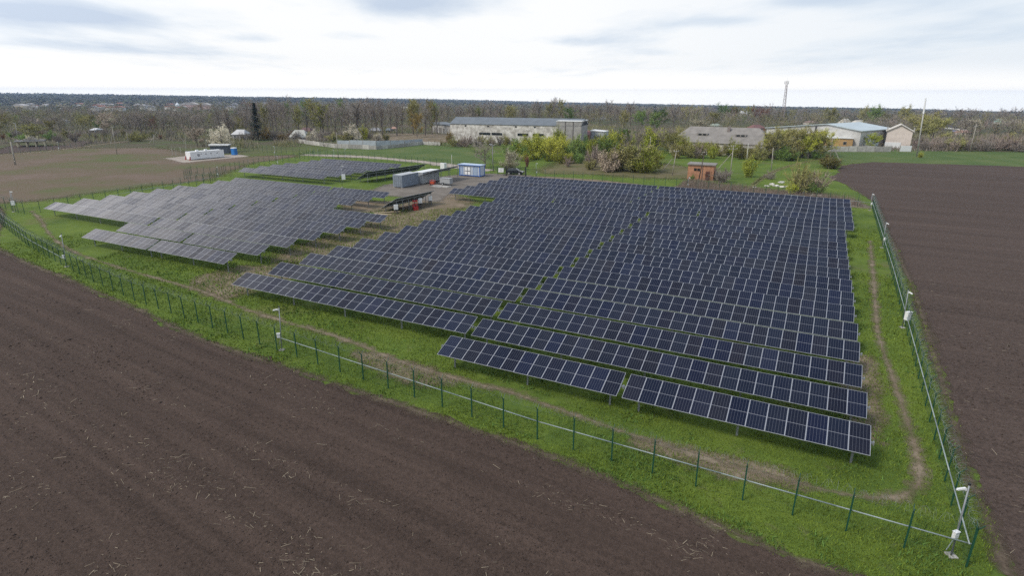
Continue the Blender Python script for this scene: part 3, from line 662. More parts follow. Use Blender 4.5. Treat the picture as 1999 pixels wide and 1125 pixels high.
def car():
    c = G(1006, 340.5, 0); r = thing('parked_car', 'black estate car with silver wheels parked at the rear gate', 'car', c, -.33)
    PAINT = M('black car paint', (.012, .016, .02), .18, 0, .1, 2); TYRE = M('tyre rubber', (.02, .02, .02), .8, 0, .1, 4); CGL = M('car glass', (.03, .04, .045), .05, 0, .1, 2)
    b = MB(); lo = [(-2.2, .35), (2.2, .35), (2.25, .62), (2.15, .85), (1.15, .98), (-2.15, 1.02), (-2.25, .7)]; b.prism(lo, -.88, .88)
    up_ = [(-2.05, 1.0), (1.1, .98), (.35, 1.52), (-1.55, 1.56)]
    n = len(up_); V = [Vector((x, -.84 if z < 1.2 else -.66, z)) for x, z in up_] + [Vector((x, .84 if z < 1.2 else .66, z)) for x, z in up_]
    b.add(V, [tuple(range(n)), tuple(range(2*n-1, n-1, -1))] + [(k+n, (k+1) % n + n, (k+1) % n, k) for k in range(n)])
    o = b.build('body', PAINT, r); md = o.modifiers.new('bevel', 'BEVEL'); md.width = .06; md.segments = 2
    for s in (-1, 1):
        w = MB(); pts = [(-1.75, 1.06), (-.35, 1.06), (-.35, 1.46), (-1.45, 1.48)]; q = [(-.25, 1.06), (.85, 1.06), (.3, 1.45), (-.25, 1.46)]
        for P in (pts, q): w.add([Vector((x, s*(.845 - (z-1.0)*.33), z)) for x, z in P], [(0, 1, 2, 3) if s < 0 else (3, 2, 1, 0)])
        w.build('side_window', CGL, r)
    MB().add([(1.06, -.74, 1.03), (1.06, .74, 1.03), (.43, .62, 1.49), (.43, -.62, 1.49)], [(0, 1, 2, 3)]) if False else None
    w = MB(); w.add([(1.12, -.72, 1.03), (1.12, .72, 1.03), (.45, .60, 1.5), (.45, -.60, 1.5)], [(0, 1, 2, 3)]); w.build('windscreen', CGL, r)
    w = MB(); w.add([(-2.06, .7, 1.08), (-2.06, -.7, 1.08), (-1.66, -.58, 1.5), (-1.66, .58, 1.5)], [(0, 1, 2, 3)]); w.build('rear_window', CGL, r)
    for x in (-1.4, 1.4):
        for s in (-1, 1):
            t_ = MB().tube((x, s*.74, .34), (x, s*.93, .34), .34, n=16).build('wheel', TYRE, r); MB().tube((x, s*.925, .34), (x, s*.945, .34), .22, n=12).build('rim', M('alloy rim', (.5, .51, .52), .35, .6, .05, 3), t_)
    for s in (-1, 1): MB().box(2.1, s*.72-.17, .66, 2.24, s*.72+.13, .8).build('headlight', M('headlamp glass', (.5, .52, .55), .1, 0, .05, 3), r); MB().box(-2.24, s*.74-.1, .78, -2.14, s*.74+.1, .96).build('tail_light', RED, r)
    for s in (-1, 1): MB().box(.7, s*.86, 1.02, .85, s*1.02, 1.14).build('mirror', PAINT, r)
car()
def board(label, basepx, w, h, z, marks=True):
    c = G(*basepx, 0); r = thing('notice_board', label, 'sign', c, -.3)
    for x in (-w*.45, w*.45): MB().tube((x, .06, 0), (x, .06, z+h*.9), .035, n=6).build('leg', BLACK, r)
    bd = MB().box(-w/2, -.02, z, w/2, .02, z+h).build('panel', WHITE, r)
    m = MB()
    for i, (a, b) in enumerate(((-.3, .25), (-.34, .1), (-.2, .3))): m.box(w*a, -.028, z+h*(.66-.2*i), w*b, -.021, z+h*(.72-.2*i))
    m.build('lettering', M('faint grey print', (.35, .37, .42), .6, 0, .1, 3), bd)
board('white notice board on black legs left of the rear gate and car', (978.5, 342.5), 1.4, 1.05, .8)
for px, lab in (((988.5, 343.5), 'black steel gate post between the white board and the car'), ((1026, 346), 'black steel gate post just right of the parked car')):
    c = G(*px, 0); m = MB(); m.box(-.11, -.11, 0, .11, .11, 2.5); m.box(-.14, -.14, 2.5, .14, .14, 2.56); m.box(.11, -.03, .4, .17, .03, .6); m.box(.11, -.03, 1.8, .17, .03, 2.0); tag(m.build('gate_post', BLACK, None, c, (0, 0, TH)), lab, 'gate post')
def gate():
    a = G(988.5, 343.5, 0); b = G(1026, 346, 0); d = (b-a); L = d.length; r = thing('gate', 'thin dark mesh gate standing open beside the parked car', 'gate', a, atan2(d.y, d.x)+.95)
    f = MB()
    for z in (.15, 1.1, 2.1): f.tube((.25, 0, z), (L*.48, 0, z), .025, n=5)
    for x in (.25, L*.48): f.tube((x, 0, .15), (x, 0, 2.1), .025, n=5)
    f.build('frame', BLACK, r); q = MB()
    for i in range(20): x = .3 + (L*.48-.35)*i/19; q.tube((x, 0, .16), (x, 0, 2.08), .005, n=3, caps=False)
    q.build('mesh', BLACK, r)
gate()
def inverter(label, px, z):
    c = G(*px, 0); r = grid_thing('inverter', label, 'inverter', c, 'white boxes under the turned table'); r.rotation_euler.z = -1.25
    m = MB(); m.box(-.02, -.35, z, .24, .35, z+.85); m.box(.24, -.3, z+.05, .26, .3, z+.8); m.build('case', WHITE, r)
    for y in (-.3, .3): MB().box(-.08, y-.03, 0, -.02, y+.03, z+.7).build('leg', STEEL, r)
    q = MB()
    for i in range(6): y = -.28 + i*.11; q.tube((.1, y, z), (.1 + random.uniform(-.1, .1), y*1.1, 0), .022, n=5)
    q.box(.0, -.28, z-.22, .2, .28, z-.002); q.build('cables', BLACK, r)
inverter('white box under the turned table, left of the three, nearest the logs', (774, 417.5), .75)
inverter('white box under the turned table, middle of three, beside the red fire point', (821, 406.5), .95)
inverter('white box under the turned table, right of the three, nearest the yard', (840.5, 400), .8)
def fire_point():
    c = G(811.5, 410, 0); r = grid_thing('fire_point', 'red fire point with a sand box below a tool board', 'fire point', c); r.rotation_euler.z = -1.15
    MB().box(-.1, -.42, .95, -.05, .42, 1.12).box(-.1, -.42, 1.4, -.05, .42, 1.75).build('board', M('dark red board', (.32, .03, .028), .6, 0, .2, 3), r)
    for y in (-.38, .38): MB().box(-.14, y-.035, 0, -.1, y+.035, 1.8).build('leg', RED, r)
    MB().box(-.05, -.42, 0, .55, .42, .6).box(-.08, -.45, .6, .58, .45, .65).build('sand_box', RED, r)
    t = MB(); t.tube((0, -.4, .7), (0, -.4, 1.6), .025, n=6); t.box(-.02, -.5, .68, .02, -.3, .95); t.tube((0, .3, .75), (0, .3, 1.6), .02, n=6); t.tube((.05, 0, .75), (.05, 0, 1.2), .09, .08, 8); t.build('tools', RED, r)
fire_point()
def fire_cart():
    c = G(845, 361.5, 0); r = grid_thing('fire_cart', 'small red tool frame standing before the pale container', 'fire cart', c)
    f = MB()
    for x in (-.55, .55):
        for y in (-.3, .3): f.tube((x, y, 0), (x, y, 1.15), .04, n=5)
    for z in (.25, 1.12):
        for y in (-.3, .3): f.tube((-.55, y, z), (.55, y, z), .035, n=5)
    f.build('frame', RED, r); MB().box(-.45, -.25, .3, .45, .25, .85).build('box', M('orange red drum', (.42, .07, .03), .6, 0, .2, 3), r)
    for x in (-.3, .3): MB().tube((x, -.32, .18), (x, -.38, .18), .17, n=10).build('wheel', BLACK, r)
fire_cart()
c = G(862, 364, 0); m = MB(); m.box(-2.2, -1.0, 0, 2.2, 1.0, .12); m.box(-1.2, -1.6, 0, .8, -1.02, .08); tag(m.build('concrete_slab', CONC, None, c, (0, 0, TH)), 'pale concrete slab in the yard under the grey trailer', 'slab')
def trailer():
    c = G(872, 361, .12); r = thing('trailer', 'grey covered trailer on the concrete slab in the yard', 'trailer', (c.x, c.y, .12), TH)
    MB().box(-1.3, -.65, .45, 1.3, .65, 1.5).box(-1.36, -.71, 1.5, 1.36, .71, 1.56).build('body', M('grey tarpaulin', (.30, .31, .32), .6, 0, .1, 2), r); MB().box(-1.35, -.6, .34, 1.35, .6, .449).tube((-1.3, 0, .4), (-2.2, 0, .42), .05, n=6).build('chassis', STEEL, r)
    for s in (-1, 1): w = MB().tube((-.5, s*.68, .3), (-.5, s*.82, .3), .3, n=14).build('wheel', BLACK, r); MB().tube((-.5, s*.815, .3), (-.5, s*.83, .3), .15, n=10).build('rim', LIGHTGREY, w)
    MB().tube((-2.1, 0, .02), (-2.1, 0, .4), .035, n=6).build('jockey_leg', STEEL, r)
trailer()
def tank():
    c = G(866.5, 333, 0); r = grid_thing('water_tank', 'white cubic water tank behind the turned table near the cabin', 'water tank', c)
    m = MB(); m.box(-.65, -.6, .5, .65, .6, 1.95); m.box(-.5, -.45, 1.95, .5, .45, 2.02); o = m.build('body', WHITE, r); md = o.modifiers.new('bevel', 'BEVEL'); md.width = .08; md.segments = 3
    MB().tube((0, 0, 2.02), (0, 0, 2.12), .22, n=12).build('lid', BLACK, r); f = MB()
    for x in (-.6, .6):
        for y in (-.55, .55): f.box(x-.05, y-.05, 0, x+.05, y+.05, .46)
    f.box(-.68, -.62, .42, .68, .62, .498); f.build('stand', STEEL, r)
tank()
for i, (px, l, lab) in enumerate((((742, 420), 4, 'pale cut log lying left of the turned table'), ((730, 421), 3.2, 'short pale plank among the logs left of the turned table'), ((757, 416), 4.5, 'long pale log under the left end of the turned table'))):
    c = G(*px, 0); m = MB(); m.tube((-l/2, 0, .12), (0, .03, .13), .10, .12, 8); m.tube((0, .03, .13), (l/2, 0, .11), .12, .09, 8); m.tube((l*.1, .05, .15), (l*.2, .3, .25), .04, .03, 6); tag(m.build('log', M('pale wood', (.42, .34, .23), .8, 0, .2, 3), None, c, (0, 0, -.1+i*.25)), lab, 'log')

# brown plot: white tank container, shed, toilet, stakes, unfinished foundation
def white_tank():
    a = G(373.5, 313, 0); b = G(442.5, 307, 0); d = b-a; L = 10.6; ang = atan2(d.y, d.x); r = thing('tank_container', 'long white tank container on red feet, standing on the sand pad', 'container', a, ang); D, H = 2.9, 2.35
    m = MB(); m.box(0, 0, .22, L, D, H)
    for i in range(9): x = .5 + (L-1)*i/8; m.box(x-.05, -.03, .3, x+.05, 0, H-.1)
    m.build('body', WHITE, r); MB().box(-.04, -.04, H, L+.04, .16, H+.1).box(-.04, D-.16, H, L+.04, D+.04, H+.1).build('rim', WHITE, r)
    mk = MB()
    for x, z, w, h in ((2.1, 1.3, .8, .35), (2.3, .95, .5, .2), (4.6, 1.45, .45, .2), (6.2, 1.5, .4, .2), (8.2, 1.5, .5, .2), (3.2, 1.6, .4, .15)): mk.box(x, -.045, z, x+w, -.031, z+h)
    mk.build('marking', M('dark print', (.12, .13, .15), .6, 0, .1, 2), r)
    for y in (.15, D-.15):
        f = MB(); f.box(-.45, y-.13, 0, -.02, y+.13, .16); f.box(-.16, y-.1, .16, -.02, y+.1, 1.1); f.prism([(-.42, .16), (-.16, .16), (-.16, .9)], y-.05, y+.05); f.build('foot', RED, r)
    for x in (2.5, 5.2): MB().box(x, 1.0, H, x+.7, 1.7, H+.5).build('hatch', WHITE, r)
white_tank()
def gable_building(name, label, cat, A, B, depth, h, rise, wall, roof, over=.3, windows=(), doors=(), group=None, hip=0., flat=False, z0=None):
    """A,B: ground points of the front facade seen from the lens (left, right); ridge parallel to it"""
    d = (B-A); L = math.hypot(d.x, d.y); ang = atan2(d.y, d.x); r = thing(name, label, cat, (A.x, A.y, A.z if z0 is None else z0), ang, group)
    m = MB(); m.prism([(0, -.5), (depth, -.5), (depth, h), (depth/2, h+(0 if (flat or hip) else rise-.06)), (0, h)] if not flat else [(0, -.5), (depth, -.5), (depth, h), (0, h)], 0, L, Matrix(((0, 1, 0, 0), (1, 0, 0, 0), (0, 0, 1, 0), (0, 0, 0, 1)))); m.build('wall', wall, r)
    q = MB(); o = over
    if flat: q.prism([(-o, h+.003), (L+o, h+.003), (L+o, h+.18), (-o, h+.18+rise)], -o, depth+o)
    else:
        z1 = h - o*rise/(depth/2) + .004; e = .12; hp = hip
        V = [(-o, -o, z1), (L+o, -o, z1), (L+o, depth+o, z1), (-o, depth+o, z1), (-o+hp, depth/2, h+rise), (L+o-hp, depth/2, h+rise)]
        V += [(x, y, z+e) for x, y, z in V]
        q.add(V, [(0, 4, 5, 1), (2, 5, 4, 3), (0, 3, 4), (1, 5, 2), (6, 7, 11, 10), (8, 9, 10, 11), (6, 10, 9), (7, 8, 11), (0, 1, 7, 6), (1, 2, 8, 7), (2, 3, 9, 8), (3, 0, 6, 9)])
    rf = q.build('roof', roof, r)
    for (x, z, w, hh) in windows:
        fr = MB().box(x-w/2-.08, -.05, z-.08, x+w/2+.08, -.004, z+hh+.08).build('window', WHITE if cat == 'house' else CONC, r)
        MB().box(x-w/2, -.07, z, x+w/2, -.052, z+hh).build('pane', GLASS, fr)
    for (x, w, hh) in doors: MB().box(x-w/2, -.06, 0, x+w/2, -.004, hh).build('door', M('dull door', (.16, .15, .14), .7, 0, .2, 1.5), r)
    return r, rf, L
SLATE = M('grey fibre cement sheet', (.215, .20, .185), .85, 0, .2, .5, .3, 3); BLUEROOF = M('pale blue metal roof', (.42, .49, .52), .45, .1, .12, .3); DARKROOF = M('blue grey roof felt', (.135, .155, .175), .8, 0, .15, .4)
PEEL = M('peeling whitewash', (.36, .33, .29), .9, 0, .35, .55, col2=(.76, .74, .70)); BRICK = M('orange brick', (.37, .185, .11), .9, 0, .3, 1.2, .3, 12); PALEWALL = M('pale plaster', (.52, .49, .44), .9, 0, .15, .6); GREYWALL = M('grey plaster', (.34, .33, .32), .9, 0, .2, .6)
PINKWALL = M('pinkish plaster', (.60, .53, .485), .9, 0, .12, .6); ORANGEWALL = M('ochre wall', (.42, .27, .12), .9, 0, .15, .5); TINWALL = M('tin sheet wall', (.36, .39, .42), .6, .2, .15, .6)
c = G(412, 300); c2 = G(446, 299.5); gable_building('shed', 'dark shed with a pale flat roof behind the white tank container', 'shed', c, c2, 4, 2.6, .25, M('dark blue grey wall', (.06, .075, .10), .7, 0, .15, 1), ROOFWHITE, .3, (), (), flat=True)
def toilet():
    c = G(458.5, 302.5, 0); r = thing('portable_toilet', 'blue portable toilet with a white roof beside the white tank container', 'portable toilet', c, -.3)
    MB().box(-.7, -.65, .05, .7, .65, 2.15).build('body', M('bright blue plastic', (.015, .14, .42), .4, 0, .1, 2), r); MB().prism([(-.74, 2.152), (.74, 2.152), (.55, 2.42), (-.55, 2.42)], -.69, .69).build('roof', WHITE, r)
    MB().box(-.42, -.69, .12, .42, -.655, 2.02).build('door', M('mid blue plastic', (.02, .17, .48), .4, 0, .1, 2), r)
toilet()
for i, (b, t) in enumerate((((338, 304), (335, 288)), ((344, 304), (341, 289)), ((354, 303), (352, 287)), ((364, 297), (361, 258)), ((375, 297), (373, 286)), ((384, 294), (383, 286)), ((394, 297), (393, 284)), ((403.5, 294), (402, 273)))):
    p = G(*b, 0); q = up(p, *t); tag(MB().tube((0, 0, -.2), q-p, .07, .055, 6).tube(q-p, (q-p)+Vector((0, 0, .06)), .09, n=6).build('stake', M('pale stake', (.36, .36, .31), .8, 0, .15, 2), None, p), 'thin pale pole standing around the white tank container' if i not in (3, 7) else ('tallest thin pole at the left end of the white tank container' if i == 3 else 'tall thin pole behind the middle of the white tank container'), 'pole', 'thin poles round the tank container')
def foundation():
    a = G(34, 287.5); b = G(88, 285.5); d = b-a; ang = atan2(d.y, d.x); L = d.length; D = 9; r = thing('unfinished_house', 'unfinished house floor on short white pillars with a heap of pale blocks', 'unfinished house', a, ang)
    MB().box(-.6, -.3, 1.9, L+.4, D, 2.15).build('floor', M('dark decking', (.06, .062, .075), .8, 0, .2, 1), r)
    MB().box(-.6, -.42, 2.0, L+.4, -.302, 2.2).build('rail', PALEWALL, r)
    for i in range(4):
        for j in range(3): MB().box(i*L/3.05, j*D/2.3, -.3, i*L/3.05+.4, j*D/2.3+.4, 1.898).build('pillar', M('cream pillar', (.52, .47, .33), .8, 0, .1, 1), r)
    h = MB()
    for i in range(40):
        x = L*.55 + random.gauss(0, 1.7); y = D*.45 + random.gauss(0, 1); z = 2.15 + max(0, 1.3 - abs(x-L*.55)*.4)*random.random(); s = random.uniform(.25, .5); h.box(x-s, y-s*.5, z, x+s, y+s*.5, z+s*.7, None)
    h.build('block_heap', M('pale blocks', (.40, .36, .30), .9, 0, .2, 1), r)
    for x in (L*.33, L*.37, L*.44, L*.74): MB().box(x, D*.5, 2.15, x+.35, D*.5+.35, 3.9+random.uniform(-.3, .3)).build('column', M('cream column', (.55, .51, .30), .8, 0, .1, 1), r)
foundation()

# ------------------------------------------------------------------ poles, masts
def leaning_pole(name, label, cat, base, top, r, mat, cross=(), brace=None, lamp=False, group=None, finish=None):
    b = G(*base); t = up(b, *top) - b; root = thing(name, label, cat, b, 0, group)
    MB().tube((0, 0, -.3), t, r, r*.62, 8).build('pole', mat, root, smooth=True)
    for f, w in cross:
        q = t*f; cr = MB(); cr.box(-w/2, -.06, -.06, w/2, .06, .06, Matrix.Translation(q) @ Matrix.Rotation(.25, 4, 'Z')); o = cr.build('crossarm', mat, root)
        ins = MB()
        for k in (-1, 0, 1): ins.tube(q + Vector((k*w*.42, 0, .06)), q + Vector((k*w*.42, 0, .24)), .05, .03, 6)
        ins.build('insulator', WHITE, o)
    if brace: bb = G(*brace[0]); bt = up(bb, *brace[1]); MB().tube(bb - b - Vector((0, 0, .2)), bt - b, r*.8, r*.6, 7).build('brace', mat, root)
    if lamp: MB().box(-.9, -.12, -.06, -.1, .12, .08, Matrix.Translation(t)).build('lamp_head', LIGHTGREY, root); MB().tube(t, t + Vector((-.5, 0, .05)), .03, n=5).build('arm', STEEL, root)
    if finish: MB().tube(t*finish, t, r*1.15, r*.8, 8).build('tip', WHITE, root)
    return root
leaning_pole('lightning_mast', 'very tall slim pale mast leaning right, over the right meadow', 'mast', (1790, 306), (1808, 191), .24, M('pale steel mast', (.40, .40, .38), .6, .2, .12, .6), finish=.74)
leaning_pole('utility_pole', 'leaning concrete utility pole before the brown scrub at the right edge', 'utility pole', (1894, 296.5), (1907, 241), .17, TIMBER, ((.9, 1.2),))
leaning_pole('utility_pole', 'pale utility pole with side brace at the corner of the right ploughed field', 'utility pole', (1621, 312), (1625.5, 271), .15, TIMBER, ((.95, 1.4),), ((1642, 317), (1627, 286)))
leaning_pole('utility_pole', 'plain pale pole in front of the large olive bush', 'utility pole', (1506, 333), (1510, 288), .14, TIMBER)
leaning_pole('utility_pole', 'short pale pole half hidden at the left edge of the large olive bush', 'utility pole', (1502.5, 304), (1505, 281), .12, TIMBER)
leaning_pole('utility_pole', 'plain pale pole among yellow shrubs right of the rusty tank', 'utility pole', (1266.5, 312), (1271, 266), .14, TIMBER)
leaning_pole('utility_pole', 'pale braced pole on the green left of the brick hut', 'utility pole', (1312.5, 343), (1321, 294), .14, TIMBER, ((.97, 1.2),), ((1291, 336), (1313, 310)))
leaning_pole('utility_pole', 'pale braced pole with crossarm just right of the brick hut', 'utility pole', (1425, 350), (1432.5, 284), .14, TIMBER, ((.9, 2.2), (.98, 1.2)), ((1402, 329), (1431, 297)))
leaning_pole('utility_pole', 'grey pole rising from the bright yellow green bush', 'utility pole', (1458, 316), (1461.5, 280), .16, M('grey pole', (.42, .42, .38), .8, 0, .1, 2))
leaning_pole('utility_pole', 'dark tarred leaning pole with white insulators before the brick hut', 'utility pole', (1363.5, 354), (1376, 298), .14, DARKPOLE, ((.93, 1.3), (.99, .9)), ((1370, 357), (1373, 322)))
leaning_pole('street_lamp', 'grey lamp pole beside the bare tree behind the cabin', 'street lamp', (963.5, 335), (961.5, 281.5), .13, M('grey lamp pole', (.17, .17, .18), .7, 0, .1, 2), ((.95, 1.0),), None, True)
leaning_pole('utility_pole', 'thick leaning pole standing in the brown plot at the left edge', 'utility pole', (30.5, 322), (21, 276), .24, TIMBER)
leaning_pole('utility_pole', 'braced pole on the far edge of the brown plot', 'utility pole', (229, 301), (219, 247), .13, TIMBER, ((.97, 1.),), ((216, 281), (221, 257)))
leaning_pole('utility_pole', 'thin pole right of the braced pole, far edge of the brown plot', 'utility pole', (252, 282), (247, 258), .12, TIMBER)
leaning_pole('utility_pole', 'steeply braced pole where the track leaves the brown plot', 'utility pole', (301, 285), (300, 262), .12, TIMBER, (), ((291, 280), (307, 258)))
leaning_pole('utility_pole', 'thin grey pole with lamp at the left, before the olive bushes', 'utility pole', (34.5, 272), (30, 240), .12, M('grey thin pole', (.3, .3, .32), .8, 0, .1, 2), (), None, True)
leaning_pole('utility_pole', 'tall thin pole in the meadow behind the small far block', 'utility pole', (661, 308), (657, 258), .11, TIMBER)
leaning_pole('utility_pole', 'short thin pole left of the blue cabin roof', 'utility pole', (883, 331), (882, 302), .08, M('pale thin pole', (.45, .45, .42), .8, 0, .1, 2))
for i, px in enumerate(((607, 306), (615, 306), (622, 305))):
    p = G(*px, 0); tag(MB().tube((0, 0, 0), (0, 0, 2.6), .05, n=5).tube((0, 0, 2.6), (0, 0, 2.66), .08, n=5).build('stake', STEEL, None, p), 'thin pale pole in the meadow behind the small far block', 'pole', 'thin poles in the meadow')
def lattice_mast():
    d = ray(1531, 222); k = 470/math.hypot(d.x, d.y); b = Vector((d.x*k, d.y*k, 0)); b.z = terrain(b.x, b.y) - .5; t = up(b, 1537, 158); ln = t-b; h = ln.z
    r = thing('lattice_tower', 'tall steel lattice mast rising above the woods on the right', 'lattice tower', b); w0, w1 = 2.6, .9; lg = MB(); br = MB(); n = 14
    P = lambda f, k_: ln*f + Vector((cos(k_*2.094+.3), sin(k_*2.094+.3), 0))*(w0*(1-f)+w1*f)*.62
    for k_ in range(3): lg.tube(P(0, k_), P(1, k_), .16, .12, 6)
    for i in range(n):
        for k_ in range(3): br.tube(P(i/n, k_), P((i+1)/n, (k_+1) % 3), .07, n=4); br.tube(P((i+1)/n, k_), P((i+1)/n, (k_+1) % 3), .07, n=4)
    m = M('red and white mast steel', (.30, .26, .26), .6, .2, .15, .2); lg.build('leg', m, r); br.build('brace', m, r)
    a = MB()
    for k_ in range(3): q = P(.97, k_)*1 + Vector((cos(k_*2.094+.3), sin(k_*2.094+.3), 0))*.8; a.box(-.2, -.2, -1.1, .2, .2, 1.1, Matrix.Translation(q)); a.tube(P(.97, k_), q, .05, n=4)
    a.tube(ln, ln + Vector((0, 0, 2.2)), .06, n=5); a.build('antenna', WHITE, r)
lattice_mast()

# ------------------------------------------------------------------ buildings beyond the site
A, B = G(880, 276), G(1133, 283); r, rf, L = gable_building('warehouse', 'long derelict warehouse with peeling white walls behind the yellow shrubs', 'warehouse', A, B, 15, 7.3, 2.4, PEEL, DARKROOF, .25, [(L_, 6.3, .7, .5) for L_ in (7, 17, 29, 37)])
Lw = L
for x, w in ((15.5, 5), (20.8, 4.6), (32, 4.6), (38.5, 4.5)): q = MB().box(x-w/2, -.06, 3.0, x+w/2, -.004, 4.0).build('window', GLASS, r)
tower = MB().box(L-9.8, -.25, -.3, L+.25, 14, 9.0).build('end_block', M('streaked grey concrete', (.30, .29, .28), .9, 0, .22, .7), r)
for x in (L-6.2, L-3.0): MB().box(x-.18, -.29, 1, x+.18, -.252, 8.9).build('seam', M('dark seam', (.10, .09, .09), .9, 0, .2, 1), tower)
MB().box(L-10, -.4, 9.002, L+.4, 14.2, 9.2).build('parapet', ROOFWHITE, r)
A, B = G(845, 259), G(882, 261.5); gable_building('annexe', 'small grey annexe with green doors at the left end of the derelict warehouse', 'building', A, B, 8, 4.2, .9, GREYWALL, DARKROOF, .3, [], [(2.6, 2.4, 2.9), (7, 2.6, 2.9), (10, 1.5, 2.6)], flat=True)
A, B = G(1307, 297), G(1503, 307); r, rf, L = gable_building('farm_building', 'long low farm building with a hipped tan slate roof', 'farm building', A, B, 13, 4.0, 4.6, PALEWALL, SLATE, .45, [(3.2, 2.3, .6, .6), (6.8, 1.9, .8, 1.1), (9.3, 1.9, .8, 1.1), (15, 1.9, .9, 1.1), (19, 1.9, .9, 1.1)], [(13, 1.6, 2.2)], hip=5.5)
for x in (L*.31, L*.69):
    dm = MB(); dm.prism([(x-1.7, 6.0), (x+1.7, 6.0), (x+1.9, 6.7), (x-1.9, 6.7)], 2.4, 4.6); o = dm.build('dormer', SLATE, r)
    for s in (-.75, .75): MB().box(x+s-.55, 2.36, 6.08, x+s+.55, 2.396, 6.55).build('pane', GLASS, o)
MB().box(L*.545, 4.4, 6.2, L*.545+.9, 5.2, 9.0).build('chimney', M('sooty chimney', (.2, .17, .16), .9, 0, .2, 1), r)
pc = MB(); pc.box(L*.73, -3.2, 2.7, L*.93, -.03, 2.95); o = pc.build('porch', SLATE, r)
for x in (L*.74, L*.92): MB().box(x-.12, -3.05, 0, x+.12, -2.8, 2.698).build('post', CONC, o)
def blue_warehouse():
    A, B = G(1494, 277), G(1676, 290); d = B-A; L = math.hypot(d.x, d.y); ang = atan2(d.y, d.x); D = 26; h0 = up(A, 1494, 250).z - A.z; h1 = up(B, 1676, 256).z - B.z; pk = .66; P = A.lerp(B, pk); hp = up(P, 1612, 243.5).z - P.z
    r = thing('blue_roof_warehouse', 'wide warehouse with a pale blue metal roof and white walls', 'warehouse', A, ang)
    wl = M('dirty white wall', (.46, .46, .45), .8, 0, .18, .5); MB().prism([(0, -.5), (L, -.5), (L, h1), (L*pk, hp), (0, h0)], 0, D).build('wall', wl, r)
    q = MB(); o = .6; V = [(-o, -o, h0), (L*pk, -o, hp+.15), (L+o, -o, h1-.1), (-o, D+o, h0), (L*pk, D+o, hp+.15), (L+o, D+o, h1-.1)]; V = [(x, y, z+.02) for x, y, z in V] + [(x, y, z+.3) for x, y, z in V]
    q.add(V, [(6, 7, 10, 9), (7, 8, 11, 10), (0, 3, 4, 1), (1, 4, 5, 2), (0, 1, 7, 6), (1, 2, 8, 7), (3, 9, 10, 4), (4, 10, 11, 5), (0, 6, 9, 3), (2, 5, 11, 8)]); q.build('roof', BLUEROOF, r)
    for f in (.1, .24, .38): w = MB().box(L*f-1.3, -.06, 2.6, L*f+1.3, -.004, 4.0).build('window', CONC, r); MB().box(L*f-1.15, -.08, 2.75, L*f+1.15, -.062, 3.85).build('pane', M('pale window', (.30, .34, .38), .3, 0, .1, 1), w)
    MB().box(L*.56, -.06, 0, L*.66, -.004, 4.2).build('door', M('dull grey door', (.16, .17, .19), .7, 0, .2, 1.5), r); MB().box(L*.545, -.5, 0, L*.555, -.004, hp-.6).build('pilaster', M('dark post', (.07, .07, .075), .8, 0, .2, 1), r)
    MB().box(L+.02, 4, 0, L+3, 9, 2.4).build('lean_to', BLUEROOF, r)
blue_warehouse()
A, B = G(1594, 288), G(1663, 290); gable_building('shed', 'low ochre shed with a white roof before the blue roofed warehouse', 'shed', A, B, 7, 3.6, .5, ORANGEWALL, ROOFWHITE, .3, [(9.5, 1.4, 1, 1)], [(5, 1.2, 2.2)], flat=True)
A, B = G(1727, 288), G(1776, 290)
def white_house():
    d = B-A; L = d.length; ang = atan2(d.y, d.x); r = thing('gabled_house', 'tall pink house with a white gable top beside the leaning mast', 'house', A, ang); h = 6.2
    MB().prism([(0, -.3), (L, -.3), (L, h), (L/2, h+2.2), (0, h)], 0, 9).build('wall', PINKWALL, r)
    MB().box(-.12, -.14, -.3, L*.62, -.004, 2.1).build('plinth', WHITE, r)
    q = MB(); q.add([(-.5, -.5, h-.2), (L/2, -.5, h+2.35), (L+.5, -.5, h-.2), (-.5, 9.5, h-.2), (L/2, 9.5, h+2.35), (L+.5, 9.5, h-.2), (-.5, -.5, h+.05), (L/2, -.5, h+2.6), (L+.5, -.5, h+.05), (-.5, 9.5, h+.05), (L/2, 9.5, h+2.6), (L+.5, 9.5, h+.05)], [(6, 7, 10, 9), (7, 8, 11, 10), (0, 3, 4, 1), (1, 4, 5, 2), (0, 1, 7, 6), (1, 2, 8, 7), (3, 9, 10, 4), (4, 10, 11, 5), (0, 6, 9, 3), (2, 5, 11, 8)]); q.build('roof', PALEWALL, r)
    for x in (-.3, L+.1): MB().box(x, .2, h-.5, x+.4, .6, h+1.4).build('chimney', GREYWALL, r)
white_house()
A, B = G(1341.5, 350, 0), G(1392, 353, 0)
def brick_hut():
    d = B-A; L = d.length; ang = atan2(d.y, d.x); r = thing('brick_hut', 'orange brick hut with a flat grey roof behind the last panel rows', 'hut', A, ang); h = 3.5
    MB().box(0, 0, -.2, L, 4.2, h).build('wall', BRICK, r); MB().prism([(-.25, h+.003), (L+.25, h+.003), (L+.25, h+.22), (-.25, h+.28)], -.3, 4.5).build('roof', SLATE, r)
    for x in (1.75, 2.5): f = MB().box(x-.32, -.03, 2.1, x+.32, -.003, 2.75).build('window', M('dark opening', (.01, .01, .01), .9, 0, .1, 1), r)
    MB().box(4.2, -.05, 0, 5.1, -.003, 2.1).build('door', RUST, r)
brick_hut()
A, B = G(1153, 277), G(1179, 278); gable_building('garage', 'small pale tin garage right of the derelict warehouse', 'garage', A, B, 6, 4.3, .4, TINWALL, ROOFWHITE, .2, [], [(2.8, 2.6, 2.6)], flat=True)
A, B = G(1131, 277), G(1151, 277.5); gable_building('shed', 'ruined brick shed with a red roof beside the tin garage', 'shed', A, B, 5, 3.0, 1.5, BRICK, M('faded red roof', (.25, .12, .10), .8, 0, .2, .6), .3, [(1.5, .8, .9, 1)], [(3.4, 1, 1.9)])
